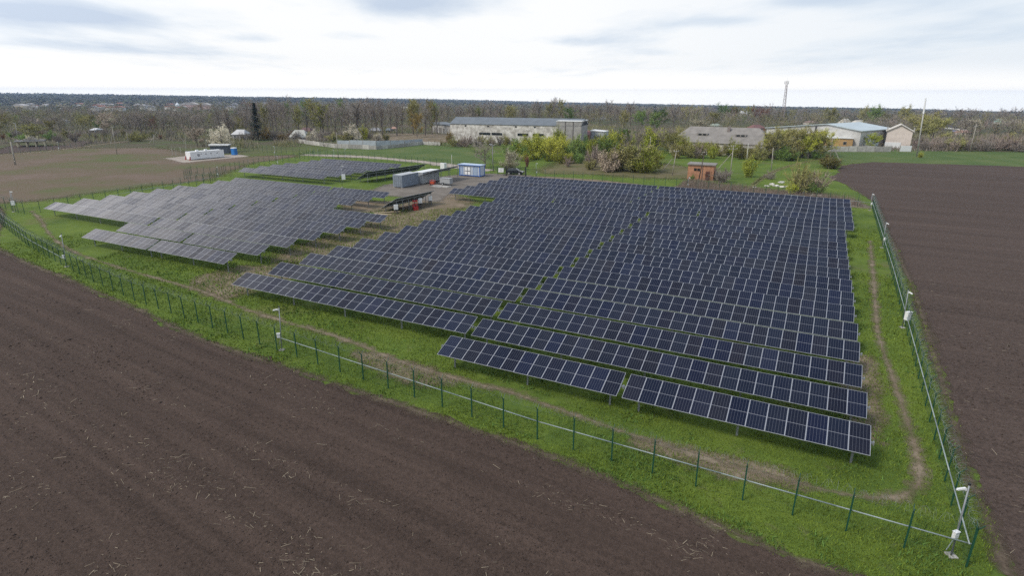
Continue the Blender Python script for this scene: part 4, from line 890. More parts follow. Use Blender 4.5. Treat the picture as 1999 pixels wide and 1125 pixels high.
def rusty_tank():
    b = G(1220, 284); r = thing('rusty_tank', 'rusty square water tank on legs above the pale bushes', 'water tank', b, -.2); 
    MB().box(-1.5, -1.3, 3.0, 1.5, 1.3, 5.6).box(-1.6, -1.4, 5.6, 1.6, 1.4, 5.75).build('body', RUST, r)
    for x in (-1.2, 1.2):
        for y in (-1, 1): MB().tube((x, y, -.2), (x, y, 3), .1, n=6).build('leg', RUST, r)
    MB().tube((0, -1.35, 3.2), (0, -1.5, .2), .08, n=6).build('pipe', RUST, r)
rusty_tank()
# concrete slab walls
def slab_wall(label, pts, h, mat, step=2.6, gap=()):
    o = pts[0]; r = thing('concrete_wall', label, 'wall', (o.x, o.y, o.z)); w = poly_walk(pts, step)
    for i, ((p, d), (q, _)) in enumerate(zip(w, w[1:])):
        if i in gap: continue
        p = p - Vector((o.x, o.y, 0)); a = atan2(d.y, d.x); l = (q - Vector((o.x, o.y, 0)) - p).length; hh = h*random.uniform(.93, 1.05)
        m = MB(); m.box(.1, -.06, -.2, l-.1, .06, hh); m.box(.25, -.09, .25, l-.25, -.062, hh-.3); m.build('slab', mat, r, p, (0, 0, a))
        MB().box(-.1, -.1, -.2, .098, .1, hh+.08).build('post', CONC, r, p, (0, 0, a))
PALESLAB = M('stained pale slab', (.36, .35, .33), .9, 0, .35, .35, rand=.8); SHEETWALL = M('blue grey sheet', (.34, .38, .42), .7, .1, .15, .4)
slab_wall('patchy concrete slab wall left of the small green meadow', [G(584, 279), G(655, 289), G(735, 292)], 1.5, PALESLAB, 3.0)
slab_wall('pale sheet metal wall behind the patchy slab wall', [G(659, 284), G(735, 286), G(790, 284), G(826, 281.5)], 2.1, SHEETWALL, 5)
slab_wall('slab wall running back from the meadow towards the warehouse', [G(735, 292), G(780, 288), G(826, 282.5), G(860, 284)], 1.3, PALESLAB, 3.0)
slab_wall('long grey slab wall before the ochre shed and pink house', [G(1588, 296), G(1690, 296.5), G(1740, 296.5)], 2.0, PALESLAB, 3)
slab_wall('short white slab wall right of the pink house', [G(1756, 296), G(1779, 296)], 2.1, WHITE, 3)
slab_wall('far pale slab wall in the woods right of the green tree', [G(1128, 234), G(1230, 233)], 3.0, PALESLAB, 6)
def cottage(label, px0, px1, base, hpx, roof_px, wall, roof, depth=7, group=None):
    A, B = G(px0, base), G(px1, base); t = up(A, px0, base-hpx); h = t.z - A.z; t2 = up(A, px0, base-hpx-roof_px).z - t.z
    L = (B-A).length; w = [(L*f, h*.35, min(1.3, L*.13), h*.42) for f in (.25, .72)]
    return gable_building('house', label, 'house', A, B, depth, h, max(.6, t2), wall, roof, .3, w, [(L*.48, 1.0, h*.7)], hip=min(2.5, L*.25))
cottage('house with a light grey tent roof half hidden left of the slab wall', 566, 598, 275, 8, 12, GREYWALL, M('pale grey roof', (.42, .42, .38), .7, 0, .15, .5))
cottage('house with a long dark red roof behind the tent roofed house', 585, 606, 262, 6, 6, GREYWALL, M('dark red roof', (.14, .08, .075), .8, 0, .2, .5))
cottage('brown house with a white roof edge behind the white blossom tree', 454, 478, 272, 10, 8, GREYWALL, M('grey white roof', (.50, .50, .50), .7, 0, .15, .5))
cottage('small white gabled house alone in the woods left of the lattice mast', 1449, 1467, 226, 4, 5, WHITE, WHITE, 8)
cottage('white gabled house behind the blue roofed warehouse', 1648, 1663, 245, 5, 8, WHITE, PALEWALL)
cottage('low white roofed house right of the white gabled one', 1672, 1694, 243, 3, 5, PALEWALL, PALEWALL)
cottage('flat pale house left of the white gabled one, behind the blue roof', 1580, 1596, 243, 4, 3, PALEWALL, M('rose roof', (.3, .2, .19), .8, 0, .2, .5))
cottage('house with a black and white gable right of the leaning mast', 1862, 1886, 252, 4, 9, WHITE, M('black roof', (.05, .05, .06), .6, 0, .2, .5))
cottage('long low house with a pale roof right of the black gabled one', 1880, 1904, 258, 4, 3, M('blue wall', (.2, .22, .35), .8, 0, .1, .5), PALEWALL)
cottage('house with a mint green roof behind the white blossom at the right', 1953, 1963, 242, 4, 6, WHITE, M('mint roof', (.25, .45, .40), .6, 0, .1, .5))
cottage('red roofed house behind the farm building on its right', 1472, 1493, 258, 8, 6, BRICK, M('dark red slate', (.16, .08, .075), .8, 0, .2, .5))
cottage('pale shed behind the farm building next to the blossom tree', 1395, 1410, 252, 6, 4, GREYWALL, M('greenish roof', (.28, .32, .27), .8, 0, .2, .5))
cottage('pink walled house near the dark conifers at the right edge', 1885, 1900, 264, 5, 4, PINKWALL, M('salmon roof', (.36, .22, .17), .8, 0, .2, .5))
cottage('green hut in the garden behind the sheet metal wall', 754, 764, 258, 4, 3, M('green wall', (.03, .10, .085), .7, 0, .1, .5), DARKROOF, 4)
cottage('tiny cream hut in the garden next to the green hut', 765, 774, 257, 6, 3, PALEWALL, M('salmon roof tile', (.36, .22, .17), .8, 0, .2, .5), 4)
cottage('low grey roofed shed at the left end of the garden', 722, 742, 258, 3, 5, M('teal wall', (.16, .20, .22), .8, 0, .1, .5), M('patchy grey roof', (.25, .25, .27), .8, 0, .4, .8), 5)
cottage('house with a tan roof over the olive bushes at the left edge', 55, 76, 241, 4, 6, GREYWALL, M('tan roof', (.27, .22, .18), .8, 0, .2, .5))
cottage('white cottage among trees above the unfinished house', 112, 124, 240, 4, 3, WHITE, ROOFWHITE)
cottage('small white cottage left of the blossom trees in the far gardens', 186, 196, 237, 3, 3, WHITE, ROOFWHITE)
cottage('cottage with a blue white roof behind the reddish shrubs', 175, 186, 258, 4, 3, M('slate blue wall', (.2, .23, .28), .8, 0, .1, .5), WHITE)
cottage('pale roofed cottage in the woods left of the annexe', 783, 798, 213, 2, 3, PALEWALL, PALEWALL)
# distant town on the left: individually built little houses (walls with a roof in one mesh)
def far_house(px, py, w, h, d, wall, roof, label, group=None, name='house', cat='house'):
    p = G(px, py); m = MB(); a = random.uniform(-.4, .4); Mx = Matrix.Rotation(a, 4, 'Z')
    m.box(-w/2, -d/2, -2, w/2, d/2, h, Mx); m.cur = 1; m.prism([(-w/2-.3, h+.01), (w/2+.3, h+.01), (w*.12, h+h*.45), (-w*.12, h+h*.45)], -d/2-.3, d/2+.3, Mx)
    tag(m.build(name, [wall, roof], None, p), label, cat, group)
WH2 = M('far white wall', (.62, .60, .57), .8, 0, .1, .1); RF = [M('far pale roof', (.45, .42, .40), .8, 0, .1, .1), M('far red roof', (.30, .13, .10), .8, 0, .1, .1), M('far grey roof', (.25, .25, .27), .8, 0, .1, .1)]
rnd = random.Random(5)
for i in range(58):
    px = rnd.uniform(60, 520); py = rnd.uniform(206, 217) - (px-60)*.004
    far_house(px, py, rnd.uniform(8, 17), rnd.uniform(3.5, 6), 9, WH2, rnd.choice(RF), 'small pale house of the distant town at the foot of the left hills', 'houses of the distant town')
for px, py, w, h, lab in ((42, 213, 20, 7, 'large cream apartment block of the distant town at the far left'), (376, 214, 26, 8, 'pink school building in the distant town, left of the yellow tree'), (402, 213, 20, 7, 'pinkish block in the distant town right of the yellow tree')):
    far_house(px, py, w, h, 18, M('far cream wall', (.70, .60, .45), .8, 0, .1, .1) if px < 100 else M('far pink wall', (.66, .46, .42), .8, 0, .1, .1), RF[0], lab, None, 'apartment_block', 'building')
p = G(348.5, 214); m = MB(); m.box(-5, -5, -2, 5, 5, 5); m.tube((0, 0, 5), (0, 0, 8), 3.6, 3.6, 10); m.tube((0, 0, 8), (0, 0, 11), 3.6, .8, 10); m.tube((0, 0, 11), (0, 0, 13.5), .4, .15, 6); tag(m.build('church', M('far church white', (.62, .66, .70), .7, 0, .05, .1), None, p), 'white domed church of the distant town', 'church')

# ------------------------------------------------------------------ trees
def tree_mesh(seed, h=10, spread=3.5, clear=.3, limbs=7, subs=5, tw=5, leaf=0., leafn=0, up_=.55, twr=.035, twl=1.1):
    """trunk mesh and crown mesh; crown is made of twigs and, for leafy kinds, many small leaf-clump faces"""
    rr = random.Random(seed); T = MB(); V = []; F = []
    lean = Vector((rr.uniform(-.06, .06), rr.uniform(-.06, .06), 1))
    T.tube((0, 0, -.3), lean*h*clear, h*.022, h*.017, 7); T.tube(lean*h*clear, lean*h*.72, h*.017, h*.006, 6)
    tips = []
    def tri(a, b, c): k = len(V); V.extend((tuple(a), tuple(b), tuple(c))); F.append((k, k+1, k+2))
    def twig(p, d, l, r):
        s = d.cross(Vector((rr.gauss(0, 1), rr.gauss(0, 1), rr.gauss(0, 1)))).normalized()*r; tri(p - s, p + s, p + d*l)
    for i in range(limbs):
        f = clear + (.95-clear)*(i/limbs)**.9; p = lean*h*(f*.75 if f < .95 else .7); a = i*2.4 + rr.uniform(-.4, .4)
        reach = spread*(1 - .55*abs(f-.5))*rr.uniform(.75, 1.1); d = Vector((cos(a), sin(a), up_*2*rr.uniform(.6, 1.3)*(.6+f))).normalized(); q = p + d*reach*1.15
        q.z = min(q.z, h*.97); mid = p.lerp(q, .5) + Vector((rr.uniform(-.2, .2), rr.uniform(-.2, .2), -.15))*reach*.3
        T.tube(p, mid, h*.009, h*.006, 5, False); T.tube(mid, q, h*.006, h*.003, 4, False)
        for j in range(subs):
            t = .3 + .7*j/max(1, subs-1); b = p.lerp(mid, t*2) if t < .5 else mid.lerp(q, t*2-1)
            sd_ = (d + Vector((rr.gauss(0, .6), rr.gauss(0, .6), rr.gauss(.25, .5)))).normalized(); e = b + sd_*reach*rr.uniform(.3, .6)
            if e.z < h*clear*.8: e.z = h*clear*.8
            twig(b, sd_, (e-b).length, twr*2)
            for k in range(tw):
                g = b.lerp(e, rr.uniform(.25, 1)); td = (sd_ + Vector((rr.gauss(0, .7), rr.gauss(0, .7), rr.gauss(.3, .5)))).normalized(); l = twl*rr.uniform(.6, 1.3)
                twig(g, td, l, twr); tips.append((g, td, l))
                for _ in range(2): twig(g + td*l*rr.uniform(.2, .7), (td + Vector((rr.gauss(0, .8), rr.gauss(0, .8), rr.gauss(.2, .6)))).normalized(), l*.7, twr*.8)
    for i in range(leafn):
        g, td, l = rr.choice(tips); p = g + td*l*rr.uniform(0, 1.2) + Vector((rr.gauss(0, 1), rr.gauss(0, 1), rr.gauss(0, 1)))*leaf*1.2
        a = Vector((rr.gauss(0, 1), rr.gauss(0, 1), rr.gauss(0, 1))).normalized(); b = a.orthogonal().normalized(); s = leaf*rr.uniform(.5, 1.2); tri(p + a*s, p - a*s*.5 + b*s*.7, p - a*s*.5 - b*s*.7)
    return T.mesh('trunk', BARK), np_mesh('crown', V, F, LEAF['bare'])
def shrub_mesh(seed, h=3, w=2.2, stems=16, leaf=.115, leafn=2700, twigs=300, erect=.6, twr=.02):
    rr = random.Random(seed); T = MB(); V = []; F = []
    def tri(a, b, c): k = len(V); V.extend((tuple(a), tuple(b), tuple(c))); F.append((k, k+1, k+2))
    tips = []
    for i in range(stems):
        a = rr.uniform(0, 6.283); R = w*rr.uniform(.15, 1)*.5*2; z = h*rr.choice((.45, .6, .75, .85, 1., 1.18))*rr.uniform(.85, 1.05)*(1 - .4*(R/w)**2); q = Vector((cos(a)*R, sin(a)*R, z)); b0 = Vector((cos(a)*R*.2, sin(a)*R*.2, -.1)); mid = b0.lerp(q, .5) + Vector((0, 0, z*.12))
        T.tube(b0, mid, .045*h/3, .03*h/3, 5, False); T.tube(mid, q, .03*h/3, .012*h/3, 4, False)
        for k in range(10): t = rr.uniform(.15, 1); tips.append(((b0.lerp(mid, t*2) if t < .5 else mid.lerp(q, t*2-1)), (q-b0).normalized()))
    for i in range(twigs):
        p, d = rr.choice(tips); d = (d*erect + Vector((rr.gauss(0, .5), rr.gauss(0, .5), rr.gauss(.25, .4)))).normalized(); l = h*rr.uniform(.12, .42); s = d.cross(Vector((rr.gauss(0, 1), rr.gauss(0, 1), rr.gauss(0, 1)))).normalized()*twr; tri(p-s, p+s, p+d*l)
    for i in range(leafn):
        p, d = rr.choice(tips); p = p + Vector((rr.gauss(0, .10)*w, rr.gauss(0, .10)*w, rr.gauss(0, .07)*h))
        if p.z < .05: p.z = rr.uniform(.05, .3)*h
        a = Vector((rr.gauss(0, 1), rr.gauss(0, 1), rr.gauss(0, 1))).normalized(); b = a.orthogonal().normalized(); s = leaf*rr.uniform(.5, 1.2); tri(p + a*s, p - a*s*.5 + b*s*.7, p - a*s*.5 - b*s*.7)
    return T.mesh('stems', BARK), np_mesh('foliage', V, F, LEAF['lime'])
def spruce_mesh(seed, h=12, w=2.6):
    rr = random.Random(seed); T = MB(); V = []; F = []; T.tube((0, 0, -.3), (0, 0, h*.96), h*.018, .03, 6)
    for i in range(2200):
        f = rr.random()**.8; z = h*(.08 + .92*f); R = w*(1-f)*rr.uniform(.25, 1)*(.75 + .25*sin(f*34)); a = rr.uniform(0, 6.283); p = Vector((cos(a)*R, sin(a)*R, z - R*.25)); d = Vector((cos(a), sin(a), -.35)).normalized(); s = d.cross(Vector((0, 0, 1))).normalized()*rr.uniform(.08, .16); k = len(V)
        V.extend((tuple(p-s), tuple(p+s), tuple(p+d*rr.uniform(.3, .7)+Vector((0, 0, rr.uniform(-.1, .15)))))); F.append((k, k+1, k+2))
    return T.mesh('trunk', BARK), np_mesh('crown', V, F, LEAF['spruce'])
PROTO = {  # name: (list of (trunk, crown), height, half width, part names)
    'tall': ([tree_mesh(s, 16, 4.2, .28, 11, 6, 6, twr=.045, twl=1.3, up_=.8) for s in (1, 2, 3, 4)], 16, 4.5, ('trunk', 'crown')),
    'round': ([tree_mesh(s, 8, 3.4, .22, 9, 6, 6, twr=.04, twl=1.0) for s in (5, 6, 7)], 8, 3.9, ('trunk', 'crown')),
    'leafy': ([tree_mesh(s, 8, 3.2, .18, 9, 5, 5, .17, 2800) for s in (8, 9, 10)], 8, 3.8, ('trunk', 'crown')),
    'tallleafy': ([tree_mesh(s, 15, 4.0, .25, 11, 5, 5, .20, 2300, .8, .045, 1.3) for s in (11, 12)], 15, 4.4, ('trunk', 'crown')),
    'shrub': ([shrub_mesh(s) for s in (13, 14, 15)], 3.1, 2.3, ('stems', 'foliage')),
    'twiggy': ([shrub_mesh(s, 3, 2.2, 20, .09, 700, 1000, .8, .022) for s in (16, 17, 18)], 3.2, 2.3, ('stems', 'foliage')),
    'spruce': ([spruce_mesh(19)], 12, 2.6, ('trunk', 'crown'))}
def plant(proto, col, p, h, w, label, group=None, cat=None, name=None, rz=None):
    ms, H_, W_2, parts = PROTO[proto]; t, c = random.choice(ms)
    shr = proto in ('shrub', 'twiggy'); name = name or ('shrub' if shr else ('spruce_tree' if proto == 'spruce' else 'tree')); cat = cat or ('shrub' if shr else 'tree')
    r = thing(name, label, cat, p, random.uniform(0, 6.28) if rz is None else rz, group); r.scale = (w/W_2, w/W_2, h/H_)
    inst(parts[0], t, r); o = inst(parts[1], c, r)
    o.material_slots[0].link = 'OBJECT'; o.material_slots[0].material = LEAF[col]
    return r
def plant_px(proto, col, px, base, top, wpx, label, group=None, name=None):
    p = G(px, base); h = up(p, px, top).z - p.z; w = wpx/2*(p - Vector((0, 0, CAMH))).length/FPX; return plant(proto, col, p, h, w, label, group, None, name)
def band(n, x0, x1, b0, b1, t0, t1, kinds, wr, label, group, seed):
    """n individual trees with bases and tops between two lines of the view; kinds: (proto, colour, weight, adjective)"""
    rr = random.Random(seed); ws = [k[2] for k in kinds]
    for i in range(n):
        px = x0 + (x1-x0)*(i + rr.uniform(.1, .9))/n; base = rr.uniform(b0, b1); top = rr.uniform(t0, t1); k = rr.choices(kinds, ws)[0]
        p = G(px, base); h = max(2, up(p, px, top).z - p.z); plant(k[0], k[1], p, h, h*rr.uniform(*wr)*(1 if k[0][0] != 's' else 1.3), k[3] + ' ' + label, group)
SB = ('tall', 'bare', 5, 'bare grey brown tree')
band(34, 430, 860, 258, 268, 189, 210, [SB, ('tallleafy', 'olive', 1.6, 'olive budding tree'), ('round', 'bare', 2, 'low bare tree')], (.22, .30), 'in the tall belt left of the derelict warehouse', 'tall belt left of the warehouse', 1)
band(26, 470, 860, 240, 250, 187, 204, [SB, ('tallleafy', 'green', 1, 'greenish budding tree')], (.2, .28), 'in the rear rank of the belt left of the warehouse', 'rear rank left of the warehouse', 2)
band(30, 860, 1240, 238, 246, 192, 206, [SB, ('tallleafy', 'olive', 1, 'olive budding tree')], (.26, .36), 'in the belt rising behind the derelict warehouse', 'belt behind the warehouse', 3)
band(26, 1200, 1520, 234, 252, 205, 222, [('round', 'bare', 5, 'bare brown tree'), ('leafy', 'olive', 2, 'olive tree'), ('leafy', 'green', 1.2, 'green tree'), ('round', 'red', .6, 'reddish tree')], (.42, .6), 'in the woods behind the farm building', 'woods behind the farm building', 4)
band(34, 1520, 2010, 230, 250, 209, 222, [('round', 'bare', 6, 'bare brown tree'), ('leafy', 'green', 1, 'green tree'), ('leafy', 'olive', 1.4, 'olive tree')], (.42, .62), 'in the woods beyond the blue roofed warehouse', 'woods beyond the blue roof', 5)
band(24, 1690, 2010, 252, 268, 232, 246, [('round', 'bare', 4, 'bare brown tree'), ('leafy', 'olive', 2, 'olive tree'), ('round', 'scrub', 2, 'pinkish grey tree'), ('leafy', 'blossom', 1, 'cream blossom tree')], (.5, .7), 'in the gardens behind the right-hand scrub', 'gardens behind the right scrub', 6)
band(40, 1785, 2020, 289, 296, 262, 272, [('twiggy', 'scrub', 5, 'greyish pink bare shrub'), ('twiggy', 'bare', 3, 'brown bare shrub'), ('shrub', 'olive', .8, 'olive shrub')], (.55, .8), 'in the scrub belt along the right meadow', 'scrub belt along the right meadow', 7)
band(30, -10, 300, 246, 262, 222, 238, [('round', 'bare', 4, 'bare brown tree'), ('leafy', 'olive', 2.5, 'olive tree'), ('round', 'red', 1, 'reddish tree'), ('leafy', 'pink', .8, 'pale blossom tree'), ('leafy', 'green', 1, 'green tree')], (.5, .7), 'in the gardens behind the unfinished house', 'gardens behind the unfinished house', 8)
band(34, -10, 480, 228, 240, 212, 222, [('round', 'bare', 6, 'bare brown tree'), ('leafy', 'olive', 1.5, 'olive tree'), ('leafy', 'green', .8, 'green tree')], (.5, .75), 'in the wide woods below the distant town', 'woods below the distant town', 9)
band(34, 240, 520, 246, 268, 216, 232, [('round', 'bare', 6, 'bare brown tree'), ('tall', 'bare', 2, 'tall bare tree'), ('leafy', 'olive', 1, 'olive tree')], (.42, .55), 'in the woods behind the white tank container', 'woods behind the tank container', 10)
band(22, 0, 340, 266, 278, 250, 262, [('shrub', 'olive', 3, 'olive shrub'), ('twiggy', 'red', 1, 'reddish shrub'), ('shrub', 'green', 1, 'green shrub'), ('twiggy', 'bare', 2, 'bare brown shrub')], (.6, .9), 'in the hedge along the far side of the brown plot', 'hedge beyond the brown plot', 11)
band(14, 470, 600, 266, 277, 250, 262, [('twiggy', 'bare', 3, 'bare brown shrub'), ('twiggy', 'red', 1.4, 'reddish shrub'), ('shrub', 'tawny', 1, 'tawny shrub')], (.6, .9), 'in the hedge left of the patchy slab wall', 'hedge left of the slab wall', 12)
band(15, 600, 760, 268, 277, 250, 262, [('twiggy', 'bare', 3, 'bare brown shrub'), ('shrub', 'blossom', 1, 'cream flowering shrub'), ('shrub', 'olive', 1.4, 'olive shrub')], (.6, .9), 'behind the patchy slab wall', 'shrubs behind the slab wall', 13)
band(12, 885, 1010, 281, 288, 262, 271, [('twiggy', 'scrub', 2, 'pale bare shrub'), ('twiggy', 'bare', 2, 'brown bare shrub'), ('shrub', 'olive', 1.4, 'olive shrub')], (.5, .8), 'against the white wall of the derelict warehouse', 'shrubs against the warehouse wall', 14)
band(34, 1000, 1190, 292, 314, 262, 280, [('shrub', 'lime', 6, 'bright yellow green shrub'), ('shrub', 'green', 1, 'green shrub')], (.42, .6), 'in the thicket before the derelict warehouse', 'yellow thicket before the warehouse', 15)
band(10, 1020, 1140, 310, 320, 294, 302, [('shrub', 'lime', 3, 'bright yellow green low shrub'), ('shrub', 'green', 2, 'green low shrub')], (.6, .9), 'at the near edge of the yellow thicket', 'near edge of the yellow thicket', 16)
band(24, 1150, 1285, 304, 338, 280, 312, [('twiggy', 'scrub', 1.2, 'pale pinkish shrub'), ('twiggy', 'bare', 1, 'brown bare shrub'), ('shrub', 'olive', 4, 'olive shrub'), ('shrub', 'lime', 1.6, 'yellow green shrub'), ('shrub', 'pink', .9, 'pale flowering shrub')], (.5, .8), 'in the mixed thicket right of the yellow one', 'mixed thicket behind the rear fence', 17)
band(16, 1185, 1335, 284, 304, 250, 264, [('shrub', 'lime', 2, 'yellow green tall shrub'), ('leafy', 'olive', 3, 'olive small tree'), ('leafy', 'green', 1, 'green small tree'), ('round', 'bare', 1.4, 'bare brown small tree')], (.45, .6), 'around the rusty tank', 'trees round the rusty tank', 18)
band(26, 1315, 1500, 300, 311, 270, 284, [('shrub', 'lime', 2, 'yellow green shrub'), ('shrub', 'olive', 3, 'olive shrub'), ('twiggy', 'scrub', 2, 'bare pinkish shrub')], (.5, .7), 'before the long farm building', 'shrubs before the farm building', 19)
band(14, 1490, 1610, 296, 311, 252, 266, [('leafy', 'olive', 3, 'large olive tree'), ('leafy', 'lime', 1.4, 'large yellow green tree')], (.42, .55), 'in the large clump left of the ochre shed', 'large clump left of the ochre shed', 20)
band(10, 1460, 1600, 306, 314, 286, 294, [('shrub', 'green', 2, 'green shrub'), ('shrub', 'olive', 3, 'olive shrub'), ('twiggy', 'bare', 1, 'bare shrub')], (.6, .9), 'at the foot of the large olive clump', 'foot of the large olive clump', 21)
band(8, 1370, 1420, 342, 356, 330, 338, [('shrub', 'green', 2, 'dark green shrub'), ('twiggy', 'bare', 2, 'bare grey shrub')], (.7, 1.0), 'against the right side of the brick hut', 'shrubs against the brick hut', 22)
for a in (('round', 'bare', 948, 327, 279, 62, 'wide bare grey tree behind the blue cabin'), ('shrub', 'blossom', 994, 330, 293, 62, 'broad cream blossoming bush behind the parked car'), ('shrub', 'red', 1029, 326, 303, 14, 'small rust red young tree right of the car'),
          ('leafy', 'blossom', 438, 297, 250, 46, 'large white blossoming tree left of the blue toilet'), ('leafy', 'pink', 386, 285, 250, 40, 'round pinkish blossom tree behind the white tank container'), ('spruce', 'spruce', 505, 274, 200, 42, 'tall dark spruce standing out of the bare woods'),
          ('round', 'bare', 566, 276, 240, 30, 'dark bare small tree before the tent roofed house'), ('tallleafy', 'lime', 632, 262, 200, 44, 'yellow green budding tree in the middle of the tall belt'), ('tall', 'bare', 697, 264, 187, 74, 'tallest bare poplar of the belt, topping the horizon'), ('tall', 'bare', 535, 262, 188, 36, 'narrow tall bare tree right of the dark spruce'),
          ('leafy', 'green', 1112, 246, 212, 30, 'round fresh green tree above the end block of the warehouse'), ('leafy', 'tawny', 815, 268, 222, 30, 'tawny budding tree in the garden left of the annexe'), ('leafy', 'lime', 935, 240, 211, 32, 'yellow green tree above the warehouse roof'), ('tall', 'bare', 1083, 240, 187, 30, 'lone bare tree topping the horizon above the warehouse'),
          ('leafy', 'blossom', 1368, 270, 236, 60, 'big cream blossoming tree behind the farm building roof'), ('shrub', 'lime', 1462, 346, 305, 42, 'bright yellow green round bush right of the brick hut'), ('shrub', 'olive', 1622, 329, 306, 60, 'wide olive bush at the tip of the right ploughed field'), ('shrub', 'tawny', 1615, 325, 304, 40, 'tawny bush in the wide olive clump at the field tip'),
          ('twiggy', 'olive', 1558, 377, 315, 70, 'tall olive twiggy bush behind the last rows at the right'), ('twiggy', 'pink', 1592, 379, 332, 66, 'pinkish brown twiggy bush at the ploughed field edge'), ('shrub', 'green', 1588, 381, 356, 40, 'dark green low bush under the pinkish twiggy one'), ('shrub', 'lime', 1545, 380, 356, 36, 'yellow green low bush under the tall olive one'),
          ('twiggy', 'bare', 1503, 350, 333, 26, 'low brown bush at the foot of the plain pale pole'), ('shrub', 'lime', 1797, 308, 296, 14, 'small yellow green bush at the foot of the leaning mast'), ('spruce', 'spruce', 1943, 265, 243, 18, 'left dark conifer of the pair at the right edge'), ('spruce', 'spruce', 1972, 266, 245, 18, 'right dark conifer of the pair at the right edge'),
          ('leafy', 'blossom', 1975, 258, 234, 44, 'wide white blossoming tree behind the dark conifers'), ('leafy', 'olive', 1795, 275, 224, 56, 'big rounded olive tree behind the leaning mast'), ('leafy', 'olive', 1820, 278, 230, 50, 'second rounded olive tree behind the leaning mast, on its right'), ('leafy', 'pink', 1752, 284, 258, 34, 'purplish blossoming tree before the pink house'),
          ('leafy', 'lime', 1700, 290, 262, 34, 'yellow green bush between the blue roof and the pink house'), ('leafy', 'tawny', 393, 216, 202, 9, 'tiny yellow tree between the pink town buildings'), ('leafy', 'blossom', 225, 252, 229, 30, 'pale blossoming tree in the gardens left of the woods'), ('leafy', 'green', 1412, 236, 205, 32, 'fresh green tree in the woods above the farm building'),
          ('shrub', 'lime', 712, 272, 246, 24, 'yellow green shrub above the pale sheet wall'), ('leafy', 'blossom', 690, 268, 244, 20, 'thin cream blossoming tree above the pale sheet wall'), ('shrub', 'tawny', 878, 279, 256, 18, 'tawny upright shrub at the left corner of the warehouse'), ('leafy', 'green', 1276, 258, 222, 34, 'dark green round tree above the rusty tank'),
          ('shrub', 'lime', 1090, 290, 247, 44, 'tall pale green bush before the grey end block'), ('twiggy', 'scrub', 1110, 326, 305, 22, 'lone greyish pink bush behind the rear fence'), ('shrub', 'blossom', 612, 279, 262, 26, 'cream flowering bush at the left end of the slab wall'), ('leafy', 'olive', 60, 268, 244, 44, 'broad olive tree behind the unfinished house'), ('shrub', 'green', 1352, 352, 341, 14, 'small dark shrub before the window of the brick hut')):
    plant_px(*a)
# masses nobody could count: far woodland, and dead weeds behind the rear fence
def wood_mat():
    m, t, b = material('far woodland'); g = t.new('ShaderNodeNewGeometry'); pos = g.outputs['Position']
    c = t.ramp(t.noise(pos, .018, 4, .7), [(.3, (.19, .16, .135)), (.44, (.23, .195, .165)), (.52, (.21, .205, .09)), (.58, (.22, .18, .15)), (.66, (.13, .18, .055)), (.74, (.22, .19, .16)), (.8, (.36, .34, .29))])
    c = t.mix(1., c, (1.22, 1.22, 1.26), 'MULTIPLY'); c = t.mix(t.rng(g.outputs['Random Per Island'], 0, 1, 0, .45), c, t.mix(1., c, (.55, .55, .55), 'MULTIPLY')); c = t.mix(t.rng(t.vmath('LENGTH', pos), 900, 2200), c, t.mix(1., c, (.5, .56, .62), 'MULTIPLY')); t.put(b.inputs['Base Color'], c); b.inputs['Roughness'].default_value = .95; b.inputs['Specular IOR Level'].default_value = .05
    return m
WOOD = wood_mat()
def crown_np(me):
    V = np.empty(len(me.vertices)*3, np.float32); me.vertices.foreach_get('co', V); return V.reshape(-1, 3, 3)
def distant_woods():
    src = [crown_np(PROTO['round'][0][i][1]) for i in range(3)] + [crown_np(PROTO['leafy'][0][i][1]) for i in range(2)]
    N = 5200; az = RS.uniform(-.88, .88, N); r = np.exp(RS.uniform(np.log(395), np.log(1700), N)); x = r*np.sin(az); y = r*np.cos(az)
    keep = vnoise(x, y, 130, 5)*.6 + vnoise(x, y, 50, 8)*.4 > .34; x, y, r = x[keep], y[keep], r[keep]; out = []
    for i in range(len(x)):
        c = src[RS.randint(5)]; n = 240 if r[i] < 800 else 130; c = c[RS.randint(len(c), size=n)]; a = RS.uniform(0, 6.28); f = RS.uniform(.7, 1.25); g = 1.5*(1 if r[i] < 800 else 1.4)
        m_ = c.mean(1, keepdims=True); c = m_ + (c - m_)*g; R2 = np.array([[cos(a), sin(a), 0], [-sin(a), cos(a), 0], [0, 0, 1]]); out.append((c @ R2)*[f*1.1, f*1.1, f] + [x[i], y[i], terrain(x[i], y[i]) - .8])
    V = np.concatenate(out).reshape(-1, 3)
    M2 = 26000; az = RS.uniform(-.92, .92, M2); r = np.exp(RS.uniform(np.log(1500), np.log(4700), M2)); x = r*np.sin(az); y = r*np.cos(az); keep = (vnoise(x, y, 420, 5)*.6 + vnoise(x, y, 150, 8)*.4 > .40) | (r > 4100); x, y, r = x[keep], y[keep], r[keep]; n = len(x)
    z = np.array([terrain(a, b) for a, b in zip(x, y)]); h = RS.uniform(5, 9.5, n); w = RS.uniform(3, 6.5, n)*(1 + r/3500.)
    c = np.stack([x, y, z], 1)[:, None, None, :] + np.zeros((n, 5, 3, 3)); off = RS.normal(0, 1, (n, 5, 1, 3))*np.stack([w*.6, w*.6, h*.12], 1)[:, None, None, :]; off[..., 2] += h[:, None, None]*.45
    tri_ = RS.normal(0, 1, (n, 5, 3, 3))*np.stack([w*.42, w*.42, h*.22], 1)[:, None, None, :]
    V = np.concatenate([V, (c + off + tri_).reshape(-1, 3)]); F = np.arange(len(V)).reshape(-1, 3)
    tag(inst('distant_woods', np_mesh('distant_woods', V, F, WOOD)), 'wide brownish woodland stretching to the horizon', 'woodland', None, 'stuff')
distant_woods()
